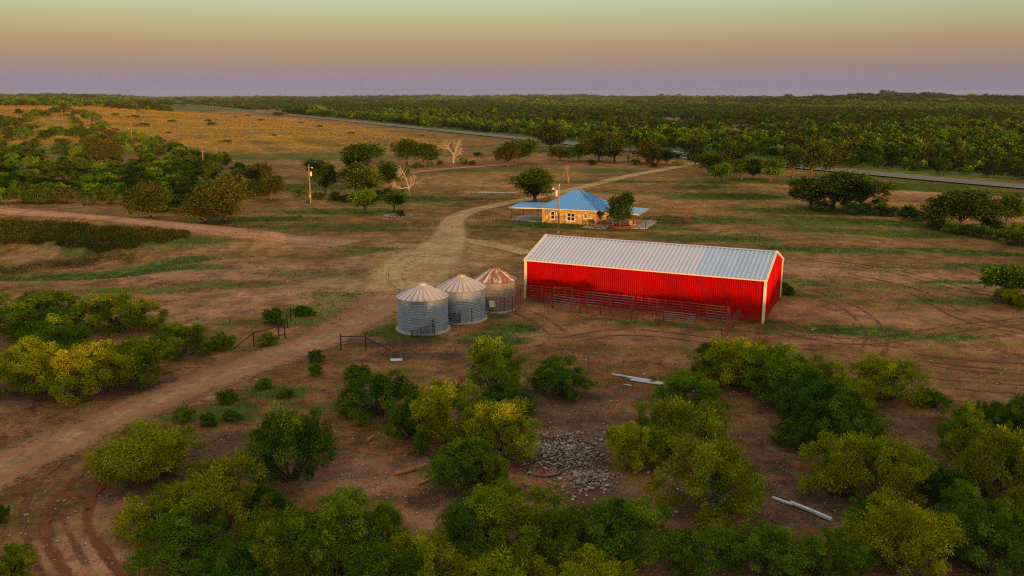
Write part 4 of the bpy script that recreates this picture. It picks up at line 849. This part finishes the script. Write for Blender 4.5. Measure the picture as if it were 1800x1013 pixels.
MB().box((2.0, -.1, 1.0), (.05, .08, .14)).build('handle', M['dark_pipe'], door)
window(6., 1.1, .75, 1.2, 2, 2, Matrix.Translation((HWD+.0, 0, 0)) @ Matrix.Rotation(math.pi/2, 4, 'Z'))
# hip roof of separate faces with standing seams and ridge caps
e = .45; A_ = [(-e, -e, HEV), (HWD+e, -e, HEV), (HWD+e, HDP+e, HEV), (-e, HDP+e, HEV)]; r1, r2 = (HWD/2-.55, HDP/2, HAP), (HWD/2+.55, HDP/2, HAP)
ro_ = MB().box((HWD/2, HDP/2, HEV-.05), (HWD+2*e-.02, HDP+2*e-.02, .12)).build('roof', M['window_white'], house)
for fc in ((A_[0], A_[1], r2, r1), (A_[1], A_[2], r2), (A_[2], A_[3], r1, r2), (A_[3], A_[0], r1)):
    a, b = Vector(fc[0]), Vector(fc[1]); c_ = Vector(fc[2]); nrm = (b-a).cross(c_-a).normalized(); lift = Vector((0, 0, .025)); mb = MB(); mb.add([Vector(v)+lift for v in fc], [tuple(range(len(fc)))])
    top0 = Vector(fc[-1]) if len(fc) == 4 else c_; L_ = (b-a).length; dirn = (b-a)/L_; w_up = (c_-a)-dirn*((c_-a).dot(dirn)); Hs = w_up.length; w_up /= Hs
    t0, t1 = (top0-a).dot(dirn), (c_-a).dot(dirn)
    for k in range(1, int(L_/.55)):
        x = k*.55; y = Hs*min(1, x/max(t0, .01), (L_-x)/max(L_-t1, .01)); p0 = a+dirn*x+nrm*.045+lift*.5; mb.tube([p0, p0+w_up*(y-.1)], .022, 4, False)
    mb.build('roof_face', M['house_roof'], ro_)
M['hip_cap'] = simple('hip_cap', (.16, .22, .28), .5, .3)
for a, b in ((A_[0], r1), (A_[1], r2), (A_[2], r2), (A_[3], r1), (r1, r2)): MB().tube([Vector(a)+Vector((0, 0, .05)), Vector(b)+Vector((0, 0, .05))], .07, 5).build('ridge_cap', M['hip_cap'], ro_)
for u, v, z, r in ((7.6, 4.2, 4.2, .09), (8.0, 6.2, 4.0, .07), (8.6, 3.4, 3.6, .07)): MB().tube([(u, v, z-.2), (u, v, z+.45)], r, 7).tube([(u, v, z+.42), (u, v, z+.5)], r*1.5, 7).build('vent_pipe', M['grey_pipe'], ro_)
# porches
def slopeslab(mb, c, th): mb.add([Vector(p) for p in c]+[Vector(p)-Vector((0, 0, th)) for p in c], [(0, 1, 2, 3), (7, 6, 5, 4), (0, 4, 5, 1), (1, 5, 6, 2), (2, 6, 7, 3), (3, 7, 4, 0)])
mb = MB(); slopeslab(mb, [(-6.6, .7, 2.42), (-.47, .7, 2.62), (-.47, 7.3, 2.80), (-6.6, 7.3, 2.60)], .12); po = mb.build('porch_roof', M['house_roof'], house)
MB().box((-3.5, .64, 2.42), (6.3, .06, .2), Matrix.Rotation(-.032, 3, 'Y')).build('fascia', M['window_white'], po); MB().box((-6.66, 4, 2.42), (.06, 6.7, .2), Matrix.Rotation(.027, 3, 'X')).build('fascia', M['window_white'], po)
MB().box((-3.25, 4.1, .06), (6.7, 7., .12)).build('porch_slab', M['concrete'], house)
for u, v in ((-6.2, 1.0), (-3.2, 1.0), (-6.2, 4.1), (-6.2, 7.0), (-3.2, 7.0), (-.7, 7.0)): MB().tube([(u, v, .1), (u, v, 2.45)], .065, 6).build('porch_post', M['rust_pipe'], house)
mb = MB(); slopeslab(mb, [(HWD+.48, .9, 2.62), (17.4, .9, 2.28), (17.4, 9.4, 2.28), (HWD+.48, 9.4, 2.62)], .12); po = mb.build('porch_roof', M['house_roof'], house)
MB().box((14, .84, 2.38), (6.95, .06, .2), Matrix.Rotation(.048, 3, 'Y')).build('fascia', M['window_white'], po)
MB().box((14.6, 4.3, .06), (9.1, 10.2, .12)).build('porch_slab', M['concrete'], house)
for u, v in ((17.0, 1.3), (17.0, 5.2), (17.0, 9.0), (13.6, 1.3)): MB().tube([(u, v, .1), (u, v, 2.2)], .065, 6).build('porch_post', M['rust_pipe'], house)
MB().box((16.2, 2.2, .62), (1.3, .35, 1.0)).build('low_stone_wall', M['stone'], house)
for k in range(14): t = k/13; MB().tube([(17.42, .9+8.4*t, 2.14), (17.42, .9+8.4*t, 2.06)], .05, 5).build('string_light', simple('string_bulb', (.9, .7, .4)) if k == 0 else bpy.data.materials['string_bulb'], house)
# terrace, picnic table, fences, planter
t_ = MB().box((0, 0, .05), (4.2, 2.7, .10)).build('terrace', M['concrete']); t_.location = hw_(10.6, -2.2); t_.rotation_euler = (0, 0, HA); tag(t_, kind='structure')
o = empty('picnic_table', hw_(10.7, -2.0, .1), 'dark picnic table on the small terrace before the house', 'table', rz=HA+.2); M['table_red'] = simple('dark_red_wood', (.10, .03, .03), .7)
MB().box((0, 0, .74), (1.7, .75, .06)).build('tabletop', M['table_red'], o)
for s_ in (-1, 1): MB().box((0, s_*.68, .44), (1.7, .27, .05)).build('bench', M['table_red'], o)
for s_ in (-1, 1):
    for q in (-1, 1): MB().tube([(s_*.6, q*.72, 0), (s_*.6, q*.18, .72)], .04, 5).build('leg', M['table_red'], o)
o = empty('patio_chair', hw_(11.6, -.4, .02), 'black patio chair beside the house wall near the table', 'chair', rz=HA); MB().box((0, 0, .45), (.5, .5, .05)).build('seat', M['dark_pipe'], o); MB().box((0, .24, .75), (.5, .05, .6)).build('backrest', M['dark_pipe'], o)
for a in (-.22, .22):
    for b in (-.22, .22): MB().tube([(a, b, 0), (a, b, .45)], .02, 4).build('leg', M['dark_pipe'], o)
o = empty('grill', hw_(9.4, -.45, .0), 'small dark barbecue grill against the stone wall', 'grill', rz=HA); MB().box((0, 0, .78), (.7, .45, .2)).build('firebox', M['dark_pipe'], o); MB().tube([(-.35, 0, .9), (.35, 0, .9)], .22, 10).build('lid', M['dark_pipe'], o)
for a in (-.3, .3): MB().tube([(a, 0, 0), (a, 0, .7)], .03, 4).build('leg', M['dark_pipe'], o)
c = at(1090, 402); o = empty('ring_planter', c, 'rusty ring planter around the tree before the house', 'planter')
for k in range(2): MB().tube([(1.75*math.cos(t), 1.75*math.sin(t), .2+.28*k) for t in np.linspace(0, 2*math.pi, 25)], .13, 6, False).build('ring', M['rust'], o)
def railing(pts, label, h=1.0, rails=(0.5, 1.0), mt='red_pipe', r=.03, name='pipe_railing', step=1.7):
    o = empty(name, pts[0], label, 'railing'); b0 = Vector(pts[0])
    for a, b in zip(pts[:-1], pts[1:]):
        a, b = Vector(a)-b0, Vector(b)-b0; n = max(1, round((b-a).length/step))
        for z in rails: MB().tube([a+Vector((0, 0, z*h)), b+Vector((0, 0, z*h))], r, 5).build('rail', M[mt], o)
        for k in range(n+1): q = a.lerp(b, k/n); MB().tube([q, q+Vector((0, 0, h+.02))], r*1.3, 5).build('post', M[mt], o)
railing([hw_(13.2, -.7, .12), hw_(19.0, -.7, .12), hw_(19.0, 9.2, .12)], 'red pipe railing round the right porch slab')
railing([hw_(19.6, 4.2), hw_(24.2, 5.2), hw_(25., 9.5)], 'rusty pipe pen fence right of the porch', 1.3, (.25, .55, 1.0), 'rust_pipe', .045)
o = empty('pipe_archway', hw_(20.3, 8.6), 'tall rusty pipe frame standing in the pen beside the house', 'frame'); d = hw_(24.6, 9.2)-hw_(20.3, 8.6)
for q in (Vector(), d): MB().tube([q, q+Vector((0, 0, 2.7))], .05, 6).build('post', M['rust_pipe'], o)
MB().tube([Vector((0, 0, 2.6)), d+Vector((0, 0, 2.6))], .04, 5).build('top_rail', M['rust_pipe'], o)
railing([at(836, 385), at(872, 389), at(905, 390)], 'low rusty railing on the grass left of the house', .8, (.4, 1.), 'rust_pipe', .035)
# ---------------------------------------------------------------- utility poles
M['pole'] = simple('weathered_pole_wood', (.30, .19, .12), .9, 0, .3, 3, .01); M['trafo'] = simple('grey_transformer', (.55, .56, .57), .5, .2); M['lampw'] = simple('pale_lamp', (.75, .74, .7), .4)
def pole(px, by, ty, label, gear=0, r=.15):
    p = at(px, by); h = zat(p.y, ty)-p.z; o = empty('utility_pole', p, label, 'utility pole', 'utility poles')
    MB().tube([(0, 0, -.3), (0, 0, h)], [r*1.15, r*.8], 9).build('pole', M['pole'], o)
    if gear:
        MB().tube([(-.42, -.1, h-1.5), (-.42, -.1, h-.6)], .24, 10).tube([(-.42, -.1, h-.62), (-.42, -.1, h-.5)], [.2, .1], 8).build('transformer', M['trafo'], o) if gear == 1 else None
        MB().tube([(0, 0, h-.35), (-.5*gear, -.1, h-.25), (-.9 if gear == 1 else .7, -.15, h-.3)], .035, 5).build('lamp_arm', M['grey_pipe'], o)
        MB().tube([(-.9 if gear == 1 else .7, -.15, h-.18), (-.9 if gear == 1 else .7, -.15, h-.45)], [.1, .22], 9).build('lamp', M['lampw'], o)
        MB().tube([(.0, -.05, h), (.1, -.05, h+.35)], .05, 5).build('insulator', M['lampw'], o)
        if gear == 2: MB().tube([(.42, -.1, h-2.1), (.42, -.1, h-1.2)], .24, 10).build('transformer', M['trafo'], o)
        MB().box((0, -.2, 1.5), (.3, .16, .5)).build('meter_box', M['trafo'], o)
    else:
        MB().box((0, -.1, h-.3), (1.6, .1, .12)).build('cross_arm', M['pole'], o)
        for s_ in (-.7, .7): MB().tube([(s_, -.1, h-.25), (s_, -.1, h-.02)], .05, 5).build('insulator', M['lampw'], o)
pole(981.5, 425, 328, 'wooden utility pole with transformer and lamp before the stone house', 1)
pole(546, 357, 292, 'wooden utility pole with transformer left of the narrow dark tree', 2)
pole(358, 296, 256, 'lit wooden pole between the brush and the golden field')
pole(233, 253, 214, 'lit wooden pole with a cross arm on the golden field'); pole(159, 226, 206, 'far wooden pole at the upper edge of the brush'); pole(110, 208, 194, 'farthest wooden pole on the left slope')
o = MB().box((0, 0, .3), (.7, .5, .6)).box((0, 0, .63), (.8, .6, .07)).build('well_box', M['dark_pipe']); o.location = at(541, 357); tag(o, 'small dark box at the foot of the transformer pole', 'box')
# ---------------------------------------------------------------- gate at the highway, shed, stone ring, road signs
panel('ranch_gate', at(1184, 276), at(1208, 281), .5, 2.2, 3, 'white rail gate where the drive meets the highway', 'gate', 'barn_trim', .12, 1, pr=.16)
sp = at(1146, 287); o = empty('small_shed', sp, 'small open wooden shed among the trees near the gate', 'shed', rz=-.3); M['shedw'] = simple('shed_boards', (.28, .19, .13), .9)
for u in (-2, 0, 2): MB().box((u, 0, 1.1), (.2, .2, 2.2)).build('post', M['shedw'], o)
MB().box((0, 1, 2.3), (5, 3, .12), Matrix.Rotation(.1, 3, 'X')).build('roof', M['galv_rust'], o); MB().box((0, 2.2, 1.1), (4.6, .1, 2.2)).build('back_wall', M['shedw'], o)
c = at(700, 381); g = np.random.default_rng(9); o = empty('stone_ring', c, 'ring of pale stones around low plants below the young trees', 'planter'); M['rock'] = simple('pale_rock', (.50, .42, .34), .9, 0, .45, 5, .02, objrand=.35)
def rockmesh(seed, mname='rock'):
    bm = bmesh.new(); bmesh.ops.create_icosphere(bm, subdivisions=1, radius=1); g = np.random.default_rng(seed)
    for v in bm.verts: v.co = Vector(v.co)*g.uniform(.7, 1.2)
    m = bpy.data.meshes.new('stone'); bm.to_mesh(m); bm.free(); m.materials.append(M[mname]); return m
ROCK = [rockmesh(i) for i in range(5)]
for k in range(22): t = k*2*math.pi/22; obj('stone', ROCK[k % 5], o, (2.6*math.cos(t), 1.6*math.sin(t), .15), t*3, Vector((.32, .24, .22))*g.uniform(.7, 1.4))
plant('planter_shrub', SM[1], c+Vector((.4, .2, 0)), .6, .45, .45, 'low green plants inside the stone ring', 'shrub')
for x, y, lb in ((374, 189, 'tiny white road sign farthest along the highway'), (510, 205, 'small white road sign beside the highway bend'), (1277, 291, 'small white sign at the drive end tree row')):
    p = at(x, y); o = empty('road_sign', p, lb, 'sign'); MB().tube([(0, 0, 0), (0, 0, 2)], .05, 5).build('post', M['grey_pipe'], o); MB().box((0, -.08, 2.), (.9, .05, .9)).build('sign_plate', M['lampw'], o)
# ---------------------------------------------------------------- rubble, pipes, sheet, logs, hoop
g = np.random.default_rng(31); o = empty('rubble_pile', at(985, 812), 'heap of pale rubble stones with dark litter among the mesquites', 'rubble'); base = at(985, 812); big = []
mb = MB(); icos = [np.array([v.co[:] for v in r.vertices]) for r in ROCK]; icof = np.array([p.vertices[:] for p in ROCK[0].polygons]); VV = []; FF = []; cnt = 0
LOB = [((935, 795), 2.6, 1.8, 520), ((1000, 795), 2.8, 2.4, 680), ((1035, 845), 2.5, 1.6, 620), ((985, 770), 3.8, 1.6, 240), ((1000, 820), 4.8, 3.8, 320)]
for (px, py), rx, ry, n in LOB:
    c = at(px, py)-base
    for _ in range(n):
        a = g.uniform(0, 6.28); q = abs(g.normal(0, .72)); s = g.uniform(.035, .08)*(1.8 if g.random() < .10 else 1); x, y = c.x+rx*q*math.cos(a), c.y+ry*q*math.sin(a); z = .45*max(0, 1-q)*g.uniform(.3, 1)+s*.3
        if s > .105 and len(big) < 160: big.append((x, y, z, s)); continue
        v = icos[int(g.integers(5))]*np.array([s*1.15, s, s*.75]); th = g.uniform(0, 6.28); ca, sa_ = math.cos(th), math.sin(th); v = np.stack([v[:, 0]*ca-v[:, 1]*sa_+x, v[:, 0]*sa_+v[:, 1]*ca+y, v[:, 2]+z], 1); VV.append(v); FF.append(icof+cnt); cnt += len(v)
tag(obj('small_stones', rawmesh('small_stones', np.concatenate(VV), np.concatenate(FF), M['rock']), o), kind='stuff')
for k, (x, y, z, s) in enumerate(big): obj('stone', ROCK[k % 5], o, (x, y, z), k*1.7, (s*1.3, s*1.05, s*.85))
a, b = at(985, 812), at(1085, 820); w = MB().tube([(0, 0, .35), (b-a)*.5+Vector((0, 0, .28)), (b-a)+Vector((0, 0, .12))], .06, 6).build('fallen_branch', M['bark']); w.location = a; tag(w, 'dark fallen branch lying across the rubble pile', 'branch')
M['rubber'] = simple('black_rubber', (.015, .014, .014), .7)
c = at(957, 832); o = MB().tube([(1.05*math.cos(t), .75*math.sin(t), .12+.42*max(0, math.sin(t))) for t in np.linspace(0, 2*math.pi, 29)], .045, 7, False).build('rubber_hoop', M['rubber'], smooth=True); o.location = c; tag(o, 'black rubber hoop lying at the lower left of the rubble', 'hoop')
M['log'] = simple('orange_log', (.42, .20, .10), .85, 0, .3, 3, .01); M['cut'] = simple('fresh_cut_wood', (.60, .22, .05), .8)
def log(pa, pb, r, label, mt='log'):
    a, b = at(*pa), at(*pb); d = b-a; o = MB().tube([(0, 0, r), d*.5+Vector((0, 0, r*1.1)), d+Vector((0, 0, r*1.6))], [r, r*.85, r*.7], 8).build('log', M[mt]); o.location = a; tag(o, label, 'log'); MB().tube([-d.normalized()*.25+Vector((0, 0, r)), Vector((0, 0, r))], r*1.03, 8).build('cut_end', M['cut'], o)
log((701, 835), (748, 824), .13, 'orange ended log poking out from the bright green shrub'); log((740, 852), (772, 838), .09, 'grey broken log below the orange ended one', 'deadwood'); log((650, 774), (656, 771), .11, 'short orange stump end lying on bare red soil')
M['pale_pipe'] = simple('pale_blue_pipe', (.62, .68, .72), .35, .3, .08)
def pipes(name, runs, label):
    base = at(*runs[0][0][0]); o = empty(name, base, label, 'pipe')
    for (pa, pb), r, dz in runs: MB().tube([at(*pa)-base+Vector((0, 0, r+dz)), at(*pb)-base+Vector((0, 0, r+dz))], r, 8).build('pipe', M['pale_pipe'], o)
pipes('pipe_bundle', [(((1076, 660), (1150, 672)), .09, 0), (((1104, 666), (1166, 677)), .12, 0), (((1108, 670), (1162, 678)), .10, .0), (((1196, 683), (1232, 685)), .13, .1), (((1205, 679), (1228, 681)), .09, .1), (((1196, 688), (1222, 690)), .08, 0), (((1236, 690), (1248, 694)), .09, 0)], 'bundle of pale pipes on the ground along the wire fence')
pipes('pale_pipe', [(((1358, 878), (1392, 890)), .10, 0), (((1390, 888), (1430, 904)), .12, .02), (((1428, 903), (1462, 918)), .13, 0)], 'pale pipe lying on dark ground below the pod hung mesquite')
pipes('white_rod', [(((1096, 677), (1110, 679)), .05, 0)], 'short white rod on the ground below the pipe bundle')
c = at(697, 634); o = MB().box((0, 0, .06), (1.0, .62, .05), Matrix.Rotation(.12, 3, 'Z')).box((-.52, 0, .11), (.03, .55, .10)).build('metal_sheet', M['pale_pipe']); o.location = c; tag(o, 'pale metal sheet lying flat on the ground below the bins', 'sheet')
o = MB().box((0, 0, .03), (9, 2.2, .06)).build('concrete_slab', M['concrete']); o.location = at(872, 339); tag(o, 'pale concrete slab on the ground left of the big oak', 'slab')

# ---------------------------------------------------------------- ground growth: uncountable, one object each
def tufts(name, pts, hgt, wid, blades, tint, material, label, g):
    n = len(pts); C = np.repeat(pts, blades, 0)+np.concatenate([g.normal(0, 1, (n*blades, 2))*np.repeat(wid, blades)[:, None], np.zeros((n*blades, 1))], 1)
    D = unit(np.concatenate([g.normal(0, .45, (n*blades, 2)), np.ones((n*blades, 1))], 1)); hh = np.repeat(hgt, blades)*g.uniform(.6, 1.3, n*blades)
    t = np.clip(np.repeat(tint, blades, 0)+g.normal(0, .1, (n*blades, 1))*np.array([1, 1, 0]), 0, 1); t[:, 2] = np.repeat(tint[:, 2], blades)
    return tag(obj(name, leafmesh(name, C, D, hh, np.maximum(hh*.28, .03), t, material, g)), label, 'grass', kind='stuff')
M['straw'] = leafmat('straw_grass', (.16, .13, .010), (.50, .29, .02), .3); M['weed'] = leafmat('green_weeds', (.05, .10, .012), (.17, .21, .03), .3); M['dryweed'] = leafmat('dry_weeds', (.13, .10, .035), (.30, .21, .09), .3); M['reed'] = leafmat('reeds', (.06, .078, .012), (.15, .135, .025), .3)
g = np.random.default_rng(77)
def pick(n, w):
    """random ground points weighted by a mask over the sheet"""
    ar = np.outer(np.gradient(ys), np.gradient(xs)).ravel(); p = np.maximum(w, 0)*ar; p /= p.sum(); i = g.choice(len(gx), n, p=p)
    x = gx[i]+g.normal(0, .5, n)*np.gradient(xs)[i % nx]; y = gy[i]+g.normal(0, .5, n)*np.gradient(ys)[i//nx]; return np.stack([x, y, terr(x, y)], 1)
onview = (np.abs(gx) < .68*gy+6)
q = pick(30000, cover[:, 2]*(gold > .3)*onview*(gy < 900)*(1/(1+(gy/500)**2))); n = len(q)
tufts('field_grass', q, g.uniform(.2, .48, n)*(1+q[:, 1]/900), .3+.0*q[:, 0], 3, np.stack([g.uniform(.2, 1, n), g.uniform(.3, .8, n), 0*q[:, 0]], 1), M['straw'], 'sunlit straw coloured grass on the far field', g)
q = pick(34000, (cover[:, 0]**1.5)*onview*(gy < 230)*(gy > 30)*(gx < hwx(gy)-10)); n = len(q)
tufts('green_grass', q, g.uniform(.08, .20, n)*(1+q[:, 1]/260), .25+.0*q[:, 0], 3, np.stack([g.uniform(.0, .8, n), g.uniform(.2, .8, n), 0*q[:, 0]], 1), M['weed'], 'patches of short green grass on the yard', g)
q = pick(30000, (.25+soilm[:, 0]+.5*(1-np.maximum(cover[:, 1], soilm[:, 1])))*onview*(gy < 210)*(gy > 30)*(cover[:, 2] < .6)/(1+gy/60)); n = len(q)
dr = np.minimum(segd(q[:, 0], q[:, 1], [tuple(at(x, y).xy) for x, y in ((-160, 905), (0, 826), (300, 695), (540, 607), (660, 540))]), segd(q[:, 0], q[:, 1], [tuple(at(x, y).xy) for x, y in ((660, 530), (790, 410), (800, 385), (890, 358), (1200, 292))]))
q = q[dr > 3.3]; n = len(q)
tufts('dry_grass', q, g.uniform(.05, .16, n)*(1+q[:, 1]/220), .16+.0*q[:, 0], 3, np.stack([g.uniform(.0, .9, n), g.uniform(.0, .8, n), 0*q[:, 0]], 1), M['dryweed'], 'sparse dry weeds scattered over the bare ground', g)
# reeds round the dry pond
n = 13000; px = g.uniform(-60, 330, n); w_ = 5*np.sin(px/23)+3*np.sin(px/9+1)+g.normal(0, 2.2, n); up_ = 385+.07*np.maximum(px, 0)+w_*.3
lo = np.where(px < 240, np.where(px > 100, 437+w_, 428+w_*.5), 437+w_-(px-240)*.28); py = up_+(lo-up_)*g.random(n); k_ = g.random(n) < .22
px[k_] = g.uniform(-60, 240, k_.sum()); py[k_] = 478-.12*px[k_]+3*np.sin(px[k_]/17)+g.normal(0, 5, k_.sum())
rp = atv(px, py); tufts('reed_bed', rp, np.where(k_, .2, g.uniform(.2, .6, n)), .25+.0*rp[:, 0], 3, np.stack([g.uniform(0, .7, n), g.uniform(.1, .7, n), 0*rp[:, 0]], 1), M['reed'], 'dark low reeds filling the dry pond below the dam track', g)
# pebbles
q = pick(7000, (.4+soilm[:, 1]+.6*soilm[:, 0])*onview*(gy < 120)*(gy > 28)/(1+(gy/50)**2)); V = []; Fs = []; cnt = 0
oc = np.array([(1, 0, 0), (0, 1, 0), (-1, 0, 0), (0, -1, 0), (0, 0, 1)], float); of = np.array([(0, 1, 4), (1, 2, 4), (2, 3, 4), (3, 0, 4)])
s = np.exp(g.normal(-3.15, .42, len(q))); th = g.uniform(0, 6.28, len(q)); ca, sa_ = np.cos(th), np.sin(th)
O = oc[None]*s[:, None, None]*np.stack([g.uniform(.7, 1.4, len(q)), g.uniform(.7, 1.2, len(q)), g.uniform(.4, .8, len(q))], 1)[:, None, :]
O = np.stack([O[..., 0]*ca[:, None]-O[..., 1]*sa_[:, None], O[..., 0]*sa_[:, None]+O[..., 1]*ca[:, None], O[..., 2]], -1)+q[:, None, :]+np.array([0, 0, .03])
M['pebble'] = simple('pale_pebbles', (.46, .38, .31), .9, 0, .35, .8)
tag(obj('pebbles', rawmesh('pebbles', O.reshape(-1, 3), (of[None]+5*np.arange(len(q))[:, None, None]).reshape(-1, 3), M['pebble'])), 'pale pebbles scattered over the red soil', 'pebbles', kind='stuff')

# ---------------------------------------------------------------- evening haze over the whole land
m = bpy.data.materials.new('haze_air'); m.use_nodes = True; m.node_tree.nodes.clear(); ou = m.node_tree.nodes.new('ShaderNodeOutputMaterial'); vo = m.node_tree.nodes.new('ShaderNodeVolumePrincipled')
vo.inputs['Color'].default_value = (.80, .84, .92, 1); vo.inputs['Density'].default_value = 3.2e-5; vo.inputs['Anisotropy'].default_value = 0; m.node_tree.links.new(vo.outputs[0], ou.inputs['Volume'])
tag(MB().box((0, 4700, 28), (18000, 10000, 70)).build('haze', m), kind='stuff')
